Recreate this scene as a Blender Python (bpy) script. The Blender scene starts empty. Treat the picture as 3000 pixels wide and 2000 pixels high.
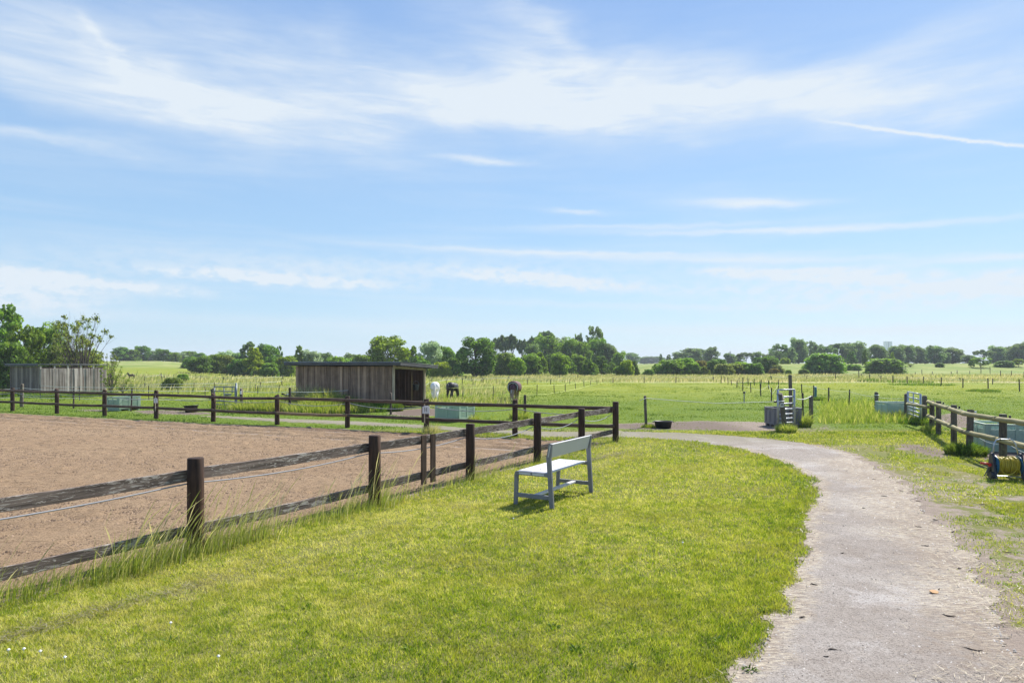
import bpy, math, random
import numpy as np
from mathutils import Vector, Matrix
SC = bpy.context.scene
COL = SC.collection
RNG = np.random.default_rng(7)
random.seed(7)
HC = 2.2            # camera height
F = 2000.0          # focal length in source pixels (3000 wide)
HZ = 1063.0         # horizon row in source pixels

# ------------------------------------------------------------------ camera
cam = bpy.data.cameras.new('camera'); cam_o = bpy.data.objects.new('camera', cam); COL.objects.link(cam_o)
cam_o.location = (0, 0, HC); cam_o.rotation_euler = (math.radians(90), 0, 0)
cam.sensor_width = 36; cam.lens = 24; cam.shift_y = 63/3000
cam.clip_start = .05; cam.clip_end = 20000
SC.camera = cam_o

# ------------------------------------------------------------------ node helper
class NT:
    def __init__(s, tree): s.t = tree; s.n = tree.nodes; s.l = tree.links
    def new(s, typ, **kw):
        n = s.n.new(typ)
        for k, v in kw.items(): setattr(n, k, v)
        return n
    def put(s, sock, v):
        if hasattr(v, 'is_output') or isinstance(v, bpy.types.NodeSocket): s.l.new(v, sock)
        else:
            if sock.type == 'RGBA' and len(v) == 3: v = (*v, 1)
            sock.default_value = v
    def m(s, op, a, b=None, c=None, clamp=False):
        n = s.new('ShaderNodeMath', operation=op, use_clamp=clamp)
        s.put(n.inputs[0], a)
        if b is not None: s.put(n.inputs[1], b)
        if c is not None: s.put(n.inputs[2], c)
        return n.outputs[0]
    def mix(s, f, a, b, blend='MIX'):
        n = s.new('ShaderNodeMix', data_type='RGBA', blend_type=blend)
        s.put(n.inputs[0], f); s.put(n.inputs[6], a); s.put(n.inputs[7], b)
        return n.outputs[2]
    def noise(s, vec, scale, detail=3, rough=.55, dist=0.0):
        n = s.new('ShaderNodeTexNoise'); s.put(n.inputs['Vector'], vec)
        n.inputs['Scale'].default_value = scale; n.inputs['Detail'].default_value = detail
        n.inputs['Roughness'].default_value = rough; n.inputs['Distortion'].default_value = dist
        return n.outputs[0]
    def ss(s, v, a, b):
        n = s.new('ShaderNodeMapRange', interpolation_type='SMOOTHSTEP')
        s.put(n.inputs[0], v); n.inputs[1].default_value = a; n.inputs[2].default_value = b
        return n.outputs[0]
    def map(s, vec, scale=(1, 1, 1), loc=(0, 0, 0), rot=(0, 0, 0)):
        n = s.new('ShaderNodeMapping'); s.put(n.inputs[0], vec)
        n.inputs['Scale'].default_value = scale; n.inputs['Location'].default_value = loc; n.inputs['Rotation'].default_value = rot
        return n.outputs[0]
    def pos(s): return s.new('ShaderNodeNewGeometry').outputs['Position']
    def obj(s): return s.new('ShaderNodeTexCoord').outputs['Object']
    def attr(s, name): return s.new('ShaderNodeAttribute', attribute_name=name).outputs['Fac']
    def orand(s): return s.new('ShaderNodeObjectInfo').outputs['Random']
    def xyz(s, v):
        n = s.new('ShaderNodeSeparateXYZ'); s.put(n.inputs[0], v); return n.outputs
    def comb(s, x, y, z):
        n = s.new('ShaderNodeCombineXYZ'); s.put(n.inputs[0], x); s.put(n.inputs[1], y); s.put(n.inputs[2], z); return n.outputs[0]
    def bump(s, h, strength=.5, dist=.02):
        n = s.new('ShaderNodeBump'); n.inputs['Strength'].default_value = strength; n.inputs['Distance'].default_value = dist
        s.put(n.inputs['Height'], h); return n.outputs[0]

# ------------------------------------------------------------------ world: sky + clouds
SUN_DIR = Vector((.64, .78, 1.0)).normalized()     # towards the sun
el = math.asin(SUN_DIR.z); az = math.atan2(SUN_DIR.x, SUN_DIR.y)
W = bpy.data.worlds.new('World'); SC.world = W; W.use_nodes = True
w = NT(W.node_tree); w.n.clear()
sky = w.new('ShaderNodeTexSky', sky_type='NISHITA', sun_disc=False, sun_elevation=el, sun_rotation=az,
            altitude=0, air_density=1.0, dust_density=.35, ozone_density=2.0)
gen = w.new('ShaderNodeTexCoord').outputs['Generated']
sx, sy, sz = w.xyz(gen)
U = w.m('ARCTAN2', sx, sy); V = w.m('ARCSINE', sz)
uv = w.comb(U, V, 0.0)
warpn = w.new('ShaderNodeTexNoise'); w.put(warpn.inputs['Vector'], w.map(uv, (5, 13, 1))); warpn.inputs['Scale'].default_value = 1; warpn.inputs['Detail'].default_value = 5
warp2 = w.new('ShaderNodeTexNoise'); w.put(warp2.inputs['Vector'], w.map(uv, (24, 60, 1))); warp2.inputs['Scale'].default_value = 1; warp2.inputs['Detail'].default_value = 4
wa = w.xyz(warpn.outputs['Color']); wb = w.xyz(warp2.outputs['Color'])
U2 = w.m('ADD', w.m('ADD', U, w.m('MULTIPLY', w.m('SUBTRACT', wa[0], .5), .26)), w.m('MULTIPLY', w.m('SUBTRACT', wb[0], .5), .03))
V2 = w.m('ADD', w.m('ADD', V, w.m('MULTIPLY', w.m('SUBTRACT', wa[1], .5), .085)), w.m('MULTIPLY', w.m('SUBTRACT', wb[1], .5), .014))
Us = w.m('ADD', U, w.m('MULTIPLY', w.m('SUBTRACT', wb[0], .5), .05))
Vs = w.m('ADD', V, w.m('MULTIPLY', w.m('SUBTRACT', wb[1], .5), .012))
def stroke(px, py, L, T, ang, amp, small=False):
    """soft elongated patch of cloud; numbers are source pixels turned into azimuth and elevation"""
    u = (px-1500)/F; v = (HZ-py)/F; A = math.atan(u); E = math.atan(v*math.cos(A))
    l = L/F*math.cos(A)**2; t = T/F*math.cos(A); a = math.radians(ang)
    uu, vv = (Us, Vs) if small else (U2, V2)
    du = w.m('SUBTRACT', uu, A); dv = w.m('SUBTRACT', vv, E)
    ca, sa = math.cos(a), math.sin(a)
    p = w.m('ADD', w.m('MULTIPLY', du, ca/l), w.m('MULTIPLY', dv, sa/l))
    q = w.m('ADD', w.m('MULTIPLY', du, -sa/t), w.m('MULTIPLY', dv, ca/t))
    e = w.m('EXPONENT', w.m('MULTIPLY', w.m('ADD', w.m('MULTIPLY', p, p), w.m('MULTIPLY', q, q)), -1.0))
    return w.m('MULTIPLY', e, amp)
def ssum(lst):
    r = lst[0]
    for x in lst[1:]: r = w.m('ADD', r, x)
    return r
cirrus = ssum([stroke(*a) for a in [
    (80, 215, 480, 75, -8, .85), (480, 270, 430, 75, -17, .9), (850, 345, 430, 60, -9, .95), (60, 400, 420, 26, 3, .7),
    (300, 130, 120, 26, -45, .35), (1250, 270, 480, 90, -12, .75), (1650, 250, 480, 85, 0, .7), (1400, 330, 600, 45, 2, .55),
    (2150, 275, 520, 62, 0, .8), (2800, 262, 600, 66, -2, .8), (1640, 120, 170, 55, -35, .6), (1500, 180, 300, 110, -30, .5),
    (2900, 60, 380, 70, 8, .22), (1000, 240, 600, 60, -8, .4), (2300, 300, 700, 50, -2, .35), (2600, 150, 400, 50, 2, .16), (1900, 380, 500, 26, -6, .25), (700, 190, 350, 60, -10, .3)]])
streak = w.noise(w.map(uv, (7, 46, 1), rot=(0, 0, .16)), 1.0, 7, .62, 1.2)
streak2 = w.noise(w.map(uv, (3.5, 17, 1), loc=(3, 1, 0), rot=(0, 0, .12)), 1.0, 6, .6, .8)
cirrus = w.m('MULTIPLY', cirrus, w.m('ADD', .34, w.m('MULTIPLY', w.ss(w.m('ADD', w.m('MULTIPLY', streak, .4), w.m('MULTIPLY', streak2, .6)), .3, .72), .66)))
thin = ssum([stroke(*a, True) for a in [
    (1420, 470, 110, 9, -5, .65), (2220, 595, 170, 12, -4, .8), (1690, 622, 80, 7, -4, .55), (2350, 672, 620, 10, -2, .7),
    (1900, 664, 350, 7, -1, .45), (2200, 760, 900, 11, -3, .5), (1700, 742, 500, 6, -2, .4), (900, 775, 600, 22, -2, .22), (2800, 765, 500, 10, 0, .4),
    (1500, 960, 1300, 18, -1, .35), (2500, 968, 500, 14, -1, .4), (1800, 895, 900, 9, -2, .3)]])
cn = w.noise(w.map(uv, (60, 60, 1)), 1.0, 4, .7)
def trail(x0, y0, x1, y1, th, amp):
    A = [math.atan((x-1500)/F) for x in (x0, x1)]; E = [math.atan((HZ-y)/F*math.cos(a)) for y, a in zip((y0, y1), A)]
    k = (E[1]-E[0])/(A[1]-A[0]); base = w.m('ADD', w.m('MULTIPLY', w.m('SUBTRACT', U, A[0]), k), E[0])
    d = w.m('DIVIDE', w.m('SUBTRACT', w.m('ADD', V, w.m('MULTIPLY', w.m('SUBTRACT', cn, .5), .006)), base), th/F)
    ends = w.m('MULTIPLY', w.ss(U, A[0], A[0]+(A[1]-A[0])*.5), w.ss(U, A[1]+.25, A[1]))
    return w.m('MULTIPLY', w.m('MULTIPLY', w.m('EXPONENT', w.m('MULTIPLY', w.m('MULTIPLY', d, d), -1.0)), ends), w.m('MULTIPLY', amp, w.m('ADD', .5, cn)))
contrail = trail(2330, 340, 3010, 430, 4.2, .9)
# far cumulus bank low over the fields
bank = ssum([stroke(*a, True) for a in [
    (120, 812, 260, 26, -3, .85), (60, 870, 300, 48, 0, .6), (440, 845, 180, 14, -3, .6), (820, 818, 340, 17, -2, 1.0), (1610, 820, 220, 19, -5, .9), (1100, 790, 900, 40, 0, .25),
    (2150, 795, 70, 12, -3, .6), (2450, 808, 300, 20, -4, 1.1), (2860, 845, 260, 16, -2, .9), (2960, 812, 120, 20, 3, 1.1), (2200, 850, 450, 22, -2, .4), (2640, 880, 700, 36, 0, .45), (1400, 815, 25, 6, 0, .4)]])
puff = w.noise(w.map(uv, (42, 90, 1)), 1.0, 5, .6)
bank = w.m('MULTIPLY', bank, w.m('ADD', .55, w.ss(puff, .36, .6)))
veil = w.m('MULTIPLY', w.ss(w.noise(w.map(uv, (2.2, 22, 1), loc=(5, 2, 0)), 1.0, 5, .6, .4), .42, .75), w.m('MULTIPLY', w.ss(V, .62, .12), .24))
hz = w.m('EXPONENT', w.m('MULTIPLY', w.m('ABSOLUTE', V), -7.0))
dens = w.m('MINIMUM', ssum([cirrus, thin, contrail, bank, veil, w.m('MULTIPLY', hz, .04)]), .92)
bg = w.new('ShaderNodeBackground'); SKY_STRENGTH = .098
cloudcol = w.mix(hz, (4.55, 4.95, 5.3), (4.3, 4.75, 5.2))
gr = w.new('ShaderNodeValToRGB'); w.put(gr.inputs[0], w.m('MULTIPLY', w.m('MAXIMUM', V, 0.0), 1.6)); gr.color_ramp.interpolation = 'B_SPLINE'
for i, (p, c) in enumerate([(0, (.41, .65, .87)), (.2, (.375, .615, .87)), (.45, (.33, .56, .875)), (.75, (.265, .47, .85)), (1, (.21, .385, .78))]):
    e = gr.color_ramp.elements[i] if i < 2 else gr.color_ramp.elements.new(p)
    e.position = p; e.color = (*c, 1)
skyc = w.mix(.75, sky.outputs[0], w.mix(1.0, gr.outputs[0], (5.5, 5.5, 5.5), 'MULTIPLY'))
w.put(bg.inputs[0], w.mix(dens, skyc, cloudcol)); bg.inputs[1].default_value = SKY_STRENGTH
wo = w.new('ShaderNodeOutputWorld'); w.l.new(bg.outputs[0], wo.inputs[0])

sun = bpy.data.lights.new('sun', 'SUN'); sun.energy = 4.9; sun.angle = math.radians(.5); sun.color = (1, .95, .87)
sun_o = bpy.data.objects.new('sun', sun); COL.objects.link(sun_o)
sun_o.rotation_euler = (-SUN_DIR).to_track_quat('-Z', 'Y').to_euler(); sun_o.location = (20, 25, 40)
SC.view_settings.view_transform = 'Standard'; SC.view_settings.look = 'None'
SC.view_settings.exposure = .88; SC.view_settings.gamma = 1
SC.cycles.max_bounces = 6; SC.cycles.transparent_max_bounces = 8
SC.render.film_transparent = False

# ------------------------------------------------------------------ placing helpers
def G(px, py):                      # point of the flat ground seen at a source pixel
    D = F*HC/(py-HZ); return ((px-1500)/F*D, D)
def at(px, D): return ((px-1500)/F*D, D)
def zof(py, D): return HC-(py-HZ)/F*D
def sst(a, b, x):
    t = np.clip((x-a)/(b-a), 0, 1); return t*t*(3-2*t)
def terrain(x, y):
    x = np.asarray(x, float); y = np.asarray(y, float); u = x/np.maximum(y, 1)
    z = 2.75*sst(62, 200, y)*sst(-.36, -.52, u)
    z = z+1.9*sst(136, 172, y)*sst(.12, .24, u)
    z = z+.5*sst(200, 420, y)*sst(-.6, -.3, u)*sst(.25, .1, u)
    return z*(y > 0)
def TZ(x, y): return float(terrain(x, y))
def fnv(ix, iy, s):
    h = (ix.astype(np.int64)*374761393+iy.astype(np.int64)*668265263+s*2246822519) & 0xffffffff
    h = ((h ^ (h >> 13))*1274126177) & 0xffffffff
    return ((h ^ (h >> 16)) & 0xffff)/65535.0
def vnoise(x, y, s=0):
    ix = np.floor(x); iy = np.floor(y); fx = x-ix; fy = y-iy
    fx = fx*fx*(3-2*fx); fy = fy*fy*(3-2*fy); ix = ix.astype(np.int64); iy = iy.astype(np.int64)
    a = fnv(ix, iy, s); b = fnv(ix+1, iy, s); c = fnv(ix, iy+1, s); d = fnv(ix+1, iy+1, s)
    return (a*(1-fx)+b*fx)*(1-fy)+(c*(1-fx)+d*fx)*fy
def fbm(x, y, sc, o=4, s=0):
    x = np.asarray(x, float)*sc; y = np.asarray(y, float)*sc; r = 0; a = .5
    for k in range(o): r = r+a*vnoise(x, y, s+k); x = x*2.03+7.1; y = y*2.03+3.3; a *= .5
    return r/(1-.5**o)
def sdist(x, y, poly):              # signed distance to a polygon, positive inside
    x = np.asarray(x, float); y = np.asarray(y, float)
    d2 = np.full(x.shape, 1e18); ins = np.zeros(x.shape, bool); n = len(poly)
    for i in range(n):
        ax, ay = poly[i]; bx, by = poly[(i+1) % n]; ex, ey = bx-ax, by-ay
        L = ex*ex+ey*ey+1e-12; t = np.clip(((x-ax)*ex+(y-ay)*ey)/L, 0, 1)
        d2 = np.minimum(d2, (x-ax-t*ex)**2+(y-ay-t*ey)**2)
        if ay != by:
            c = ((ay > y) != (by > y)) & (x < (bx-ax)*(y-ay)/(by-ay)+ax); ins ^= c
    d = np.sqrt(d2); return np.where(ins, d, -d)

# fences of the riding arena, in metres
A0 = np.array((-3.68, 7.94)); A1 = np.array((2.9, 19.1)); Ad = (A1-A0)/np.linalg.norm(A1-A0)
A_T = [-.245, 0, .236, .44, .645, .825, 1.0]
A_POST = [tuple(A0+(A1-A0)*t) for t in A_T]
B_POST = [(2.9, 19.1), (.09, 20.37), (-2.72, 21.7), (-5.59, 23.2), (-8.4, 24.4), (-11.2, 25.6), (-14.07, 27.0), (-16.95, 28.4), (-19.8, 29.7), (-22.9, 31.3), (-25.8, 32.7)]
_o = np.array((Ad[1], -Ad[0]))*-.02; _s0 = A0-Ad*10+_o; _s1 = A0+Ad*12.4+_o
SAND = [tuple(_s0), tuple(_s1), (-.3, 19.75), (-2.9, 21.0), (-5.7, 22.6), (-8.6, 23.7), (-11.4, 24.8), (-14.2, 26.1), (-17.1, 27.4), (-20, 28.7), (-23, 30.2), (-32, 34.4), (-32, -1)]
pl = [(2117, 2000), (2168, 1913), (2270, 1786), (2334, 1658), (2385, 1467), (2372, 1403), (2296, 1352), (2168, 1314), (2041, 1292), (1913, 1284), (1824, 1280)]
pr = [(1800, 1262), (2000, 1268), (2200, 1281), (2350, 1296), (2470, 1320), (2580, 1372), (2660, 1430), (2760, 1520), (2840, 1610), (2910, 1720), (2990, 1900)]
PATH = [(.2, -2), (.9, 2.6)]+[G(*p) for p in pl]
TRK_L = [(1700, 1281), (1600, 1281), (1509, 1272), (1400, 1266), (1251, 1254), (1150, 1248), (1020, 1243), (900, 1238), (812, 1234), (700, 1227), (600, 1219)]
TRK_U = [(600, 1216), (700, 1221), (812, 1226), (900, 1229), (1020, 1234), (1150, 1240), (1251, 1246), (1400, 1256), (1509, 1261), (1600, 1264), (1700, 1265)]
PATH += [G(*p) for p in TRK_L]+[G(*p) for p in TRK_U]+[G(*p) for p in pr]+[(4.35, 2.6), (4.6, -2)]
_pl = sorted([G(*p) for p in pl]+[(.9, 2.6), (.2, -2)], key=lambda q: q[1]); _pr = sorted([G(*p) for p in pr[3:]]+[(4.35, 2.6), (4.6, -2)], key=lambda q: q[1])
def left_x(y): return np.interp(y, [q[1] for q in _pl], [q[0] for q in _pl])
def right_x(y): return np.interp(y, [q[1] for q in _pr], [q[0] for q in _pr])
def east(x, y): return (x > (left_x(y)+right_x(y))/2)*(y < 18.3)*1.0
LAWN_L = [(-9.0, -1.2)]+[tuple(A0+(A1-A0)*t+np.array((.35, -.2))) for t in (-.3, 0, .3, .6, 1.0)]+[(3.2, 19.3)]
MUD = [([(1795, 1243), (1900, 1239), (2050, 1234), (2200, 1236), (2290, 1240), (2300, 1256), (2200, 1262), (2050, 1257), (1900, 1256), (1800, 1254)], .9),
       ([(1165, 1203), (1250, 1196), (1300, 1202), (1310, 1216), (1200, 1218), (1150, 1214)], 1.0),
       ([(2745, 1218), (2800, 1210), (2850, 1222), (2850, 1250), (2800, 1252), (2750, 1240)], .8),
       ([(2860, 1318), (3100, 1322), (3100, 1352), (2900, 1345)], 1.0),
       ([(2640, 1300), (2700, 1305), (2790, 1330), (2740, 1338), (2660, 1318)], .8),
       ([(400, 1203), (470, 1201), (560, 1205), (640, 1212), (560, 1214), (420, 1210)], .8),
       ([(235, 1199), (310, 1199), (310, 1205), (235, 1204)], .6),
       ([(2330, 1247), (2430, 1243), (2450, 1258), (2350, 1268)], .5),
       ([(1300, 1172), (1345, 1170), (1400, 1176), (1310, 1180)], .5)]
MUD = [([G(*p) for p in poly], a) for poly, a in MUD]
# ------------------------------------------------------------------ mesh helpers
def mesh_np(name, V, Fc, n):        # Fc (m,n) faces all with n corners
    me = bpy.data.meshes.new(name); V = np.asarray(V, np.float32); Fc = np.asarray(Fc, np.int32)
    me.vertices.add(len(V)); me.vertices.foreach_set('co', V.ravel())
    me.loops.add(Fc.size); me.loops.foreach_set('vertex_index', Fc.ravel())
    me.polygons.add(len(Fc)); me.polygons.foreach_set('loop_start', np.arange(0, Fc.size, n, dtype=np.int32))
    me.update(calc_edges=True); return me
def fattr(me, name, arr):
    a = me.attributes.new(name, 'FLOAT', 'POINT'); a.data.foreach_set('value', np.asarray(arr, np.float32).ravel())
def smooth(me): me.polygons.foreach_set('use_smooth', [True]*len(me.polygons))
def link(name, me, mat=None, parent=None, loc=(0, 0, 0), rot=(0, 0, 0)):
    o = bpy.data.objects.new(name, me); COL.objects.link(o)
    if me is not None and mat is not None and not me.materials: me.materials.append(mat)
    o.location = loc; o.rotation_euler = rot
    if parent is not None: o.parent = parent
    return o
def tag(o, label=None, cat=None, group=None, kind=None):
    for k, v in (('label', label), ('category', cat), ('group', group), ('kind', kind)):
        if v: o[k] = v
    return o
def thing(name, loc, label, cat, rz=0, group=None):
    o = bpy.data.objects.new(name, None); COL.objects.link(o); o.location = loc; o.rotation_euler = (0, 0, rz)
    o.empty_display_size = .1
    return tag(o, label, cat, group)
class MB:
    def __init__(s): s.v = []; s.f = []
    def add(s, vs, fs):
        b = len(s.v); s.v += [tuple(v) for v in vs]; s.f += [tuple(b+i for i in f) for f in fs]; return s
    def box(s, c, d, rz=0, rx=0, ry=0):
        M = Matrix.Rotation(rz, 3, 'Z') @ Matrix.Rotation(ry, 3, 'Y') @ Matrix.Rotation(rx, 3, 'X'); c = Vector(c)
        vs = [c+M @ Vector((x*d[0]/2, y*d[1]/2, z*d[2]/2)) for x in (-1, 1) for y in (-1, 1) for z in (-1, 1)]
        return s.add(vs, [(0, 1, 3, 2), (4, 6, 7, 5), (0, 4, 5, 1), (2, 3, 7, 6), (0, 2, 6, 4), (1, 5, 7, 3)])
    def tube(s, pts, r, n=8, caps=True, closed=False):
        pts = [Vector(p) for p in pts]; m = len(pts); rs = r if isinstance(r, (list, tuple)) else [r]*m
        rings = []; up = None
        for i, p in enumerate(pts):
            if closed: t = pts[(i+1) % m]-pts[i-1]
            else: t = (pts[min(i+1, m-1)]-pts[max(i-1, 0)])
            t.normalize()
            if up is None: up = Vector((0, 0, 1)) if abs(t.z) < .9 else Vector((1, 0, 0))
            a = (up-t*up.dot(t)).normalized(); b = t.cross(a); up = a
            rings.append([p+(a*math.cos(2*math.pi*k/n)+b*math.sin(2*math.pi*k/n))*rs[i] for k in range(n)])
        fs = []; vs = [v for rg in rings for v in rg]
        for i in range(m if closed else m-1):
            j = (i+1) % m
            for k in range(n): fs.append((i*n+k, i*n+(k+1) % n, j*n+(k+1) % n, j*n+k))
        if caps and not closed: fs += [tuple(range(n))[::-1], tuple((m-1)*n+k for k in range(n))]
        return s.add(vs, fs)
    def prism(s, prof, w, o=(0, 0, 0), ux=(1, 0, 0), uy=(0, 0, 1), uw=(0, 1, 0)):
        o, ux, uy, uw = map(Vector, (o, ux, uy, uw)); n = len(prof)
        a = [o+ux*p[0]+uy*p[1]-uw*w/2 for p in prof]; b = [v+uw*w for v in a]
        return s.add(a+b, [tuple(range(n))[::-1], tuple(range(n, 2*n))]+[(i, (i+1) % n, n+(i+1) % n, n+i) for i in range(n)])
    def mesh(s, name, sm=False):
        me = bpy.data.meshes.new(name); me.from_pydata(s.v, [], s.f); me.update()
        import bmesh
        b = bmesh.new(); b.from_mesh(me); bmesh.ops.recalc_face_normals(b, faces=b.faces); b.to_mesh(me); b.free()
        if sm: me.shade_smooth() if hasattr(me, 'shade_smooth') else smooth(me)
        return me
    def build(s, name, mat, parent=None, loc=(0, 0, 0), rot=(0, 0, 0), bevel=0, sm=False, auto=False):
        o = link(name, s.mesh(name, sm), mat, parent, loc, rot)
        if bevel:
            b = o.modifiers.new('bevel', 'BEVEL'); b.width = bevel; b.segments = 2; b.limit_method = 'ANGLE'
        return o
def frame_x(p, q):                  # rotation that turns +X along p->q, with Z kept up
    d = (Vector(q)-Vector(p)); L = d.length; rz = math.atan2(d.y, d.x); ry = -math.atan2(d.z, math.hypot(d.x, d.y))
    return L, (0, ry, rz)

# ------------------------------------------------------------------ materials
def mat(name):
    m = bpy.data.materials.new(name); m.use_nodes = True; t = NT(m.node_tree); t.n.clear()
    out = t.new('ShaderNodeOutputMaterial'); return m, t, out
def pbr(t, out, col, rough=.8, normal=None, metal=0.0, spec=.3):
    b = t.new('ShaderNodeBsdfPrincipled'); t.put(b.inputs['Base Color'], col); t.put(b.inputs['Roughness'], rough)
    b.inputs['Metallic'].default_value = metal; b.inputs['Specular IOR Level'].default_value = spec
    if normal is not None: t.put(b.inputs['Normal'], normal)
    t.l.new(b.outputs[0], out.inputs[0]); return b
def simple(name, col, rough=.6, var=.18, metal=0.0, spec=.4, scale=9, dirt=None):
    m, t, out = mat(name); p = t.obj()
    n = t.noise(p, scale, 5, .65); c = t.mix(n, tuple(x*(1-var) for x in col), tuple(min(1, x*(1+var)) for x in col))
    if dirt: c = t.mix(t.m('MULTIPLY', t.ss(t.noise(p, scale*.6, 6, .7), .5, .72), .7), c, dirt)
    pbr(t, out, c, t.m('ADD', rough-.08, t.m('MULTIPLY', n, .16)), t.bump(t.noise(p, scale*7, 3), .15, .003), metal, spec); return m
def wood(name, c1, c2, flake=None, flake_amt=.6, grain=(2, 40, 40), rnd=.35, rough=.8, across=False, lichen=None):
    """grain runs along the object's local X (or Z when grain is given so)"""
    m, t, out = mat(name); p = t.obj(); r = t.orand(); r10 = t.m('MULTIPLY', r, 37.0)
    off = t.new('ShaderNodeVectorMath', operation='ADD'); t.put(off.inputs[0], p); t.put(off.inputs[1], t.comb(r10, r10, r10)); p = off.outputs[0]
    g = t.noise(t.map(p, grain), 1.0, 6, .65, .3); big = t.noise(p, 2.3, 4, .6)
    c = t.mix(t.ss(g, .3, .7), c1, c2); c = t.mix(t.m('MULTIPLY', t.ss(big, .3, .75), .5), c, tuple(x*.45 for x in c1))
    h = g
    if flake:
        fl = t.noise(t.map(p, (grain[0]*3.2, grain[1]*.55, grain[2]*.55)), 1.0, 7, .72, 1.5)
        cov = t.noise(t.map(p, (1.3, 2, 2)), 1.0, 2)
        k = t.ss(t.m('ADD', fl, t.m('MULTIPLY', cov, .25)), 1.0-flake_amt, 1.04-flake_amt)
        c = t.mix(k, c, flake); h = t.m('ADD', g, k)
    if name.endswith('_board'): c = t.mix(t.m('MULTIPLY', t.attr('tone'), .62), c, tuple(x*.36 for x in c1)); c = t.mix(t.m('MULTIPLY', t.ss(t.attr('tone'), .25, 0.0), .35), c, tuple(min(1, x*1.5) for x in c2))
    if lichen: c = t.mix(t.m('MULTIPLY', t.ss(t.noise(p, 6, 5, .7), .48, .7), .8), c, lichen)
    c = t.mix(t.m('MULTIPLY', t.m('SUBTRACT', r, .5), rnd), c, (.9, .85, .8) if rnd > 0 else c) if False else c
    v = t.new('ShaderNodeHueSaturation'); t.put(v.inputs['Color'], c); t.put(v.inputs['Value'], t.m('ADD', 1-rnd/2, t.m('MULTIPLY', r, rnd)))
    pbr(t, out, v.outputs[0], rough, t.bump(h, .6, .006), spec=.25); return m
M_POST = wood('dark_post_wood', (.028, .015, .01), (.085, .044, .027), grain=(30, 30, 2.5), flake=None)
M_POLE = wood('weathered_pole_wood', (.05, .03, .02), (.15, .1, .07), grain=(2.2, 30, 30))
M_POLE2 = wood('tan_pole_wood', (.2, .13, .07), (.3, .2, .11), grain=(2.2, 30, 30))
M_PLANK = wood('peeling_plank', (.06, .044, .037), (.25, .19, .16), flake=(.37, .325, .29), flake_amt=.345, grain=(1.4, 44, 44), rnd=.5)
M_GREENPOLE = wood('impregnated_pole', (.23, .2, .09), (.36, .32, .17), grain=(2.5, 26, 26), rnd=.15)
M_GPOST = wood('grey_post_wood', (.07, .055, .042), (.19, .155, .12), grain=(26, 26, 2.2), lichen=(.16, .17, .09))
M_THINPOST = wood('thin_post_wood', (.04, .03, .022), (.13, .1, .075), grain=(26, 26, 2.2))
M_BLACKPOST = simple('black_plastic_post', (.014, .014, .015), .5)
M_SHEDB = wood('brown_shed_board', (.22, .138, .09), (.52, .345, .235), grain=(22, 22, 1.1), rnd=.7)
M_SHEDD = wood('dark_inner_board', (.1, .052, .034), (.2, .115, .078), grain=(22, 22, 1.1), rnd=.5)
M_SHEDLIT = wood('sunlit_silver_shed_board', (.37, .305, .26), (.63, .55, .485), grain=(24, 24, 1.0), rnd=.45)  # paler copy: sunlight on the side wall is put into the colour
M_SHEDSHADE = wood('shaded_brown_grey_shed_board', (.17, .135, .11), (.36, .29, .25), grain=(24, 24, 1.0), rnd=.5)  # darker copy: shade on the other walls is put into the colour
M_TIMBER = wood('pale_timber', (.4, .32, .22), (.56, .47, .34), grain=(20, 20, 1.6), rnd=.1)
M_FASCIA = wood('grey_fascia', (.09, .085, .09), (.17, .165, .17), grain=(1.6, 24, 24), rnd=.2)
M_ROOF = simple('corrugated_sheet', (.3, .32, .34), .5, .3, .6, dirt=(.12, .1, .08))
M_GREEN = simple('green_crate_plastic', (.33, .44, .335), .45, .12, dirt=(.12, .13, .09), scale=5)
M_GREEN2 = simple('pale_green_crate_plastic', (.34, .45, .37), .5, .14, dirt=(.14, .15, .11), scale=5)
M_GREYCR = simple('grey_crate_plastic', (.155, .15, .165), .5, .2, dirt=(.1, .07, .05), scale=5)
M_TUB = simple('black_rubber', (.022, .022, .026), .6, .3)
M_STEEL = simple('galvanised_steel', (.42, .45, .5), .42, .2, .7, dirt=(.25, .22, .2))
M_BRIGHT = simple('bright_galvanised_tube', (.4, .42, .45), .38, .15, .5)
M_STEELD = simple('dull_steel', (.17, .2, .24), .5, .2, .4)
M_FRAME = simple('bench_frame_paint', (.2, .2, .22), .5, .08, dirt=(.1, .1, .1))
M_SLAT = simple('bench_slat_paint', (.58, .57, .58), .5, .05, spec=.4)
M_WHITE = simple('white_plastic', (.72, .72, .7), .5, .06)
M_INK = simple('black_ink', (.012, .012, .012), .6, .1)
M_LINE = simple('sign_border', (.3, .28, .31), .6, .1)
M_ROPE = simple('white_rope', (.27, .28, .31), .8, .2, scale=60)
M_TAPE = simple('pale_fence_tape', (.48, .5, .46), .7, .15)
M_TAPEY = simple('yellow_fence_tape', (.6, .66, .2), .7, .15)
M_WIRE = simple('thin_wire', (.3, .33, .33), .5, .1)
M_BLUE = simple('blue_plastic', (.012, .1, .19), .4, .15); M_YEL = simple('yellow_hose', (.42, .32, .02), .42, .14, scale=20)
M_RED = simple('red_plastic', (.55, .03, .02), .4, .1); M_DARKPL = simple('dark_plastic', (.03, .032, .04), .45, .2)
M_TEAL = simple('teal_pipe', (.03, .13, .16), .5, .2)

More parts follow.
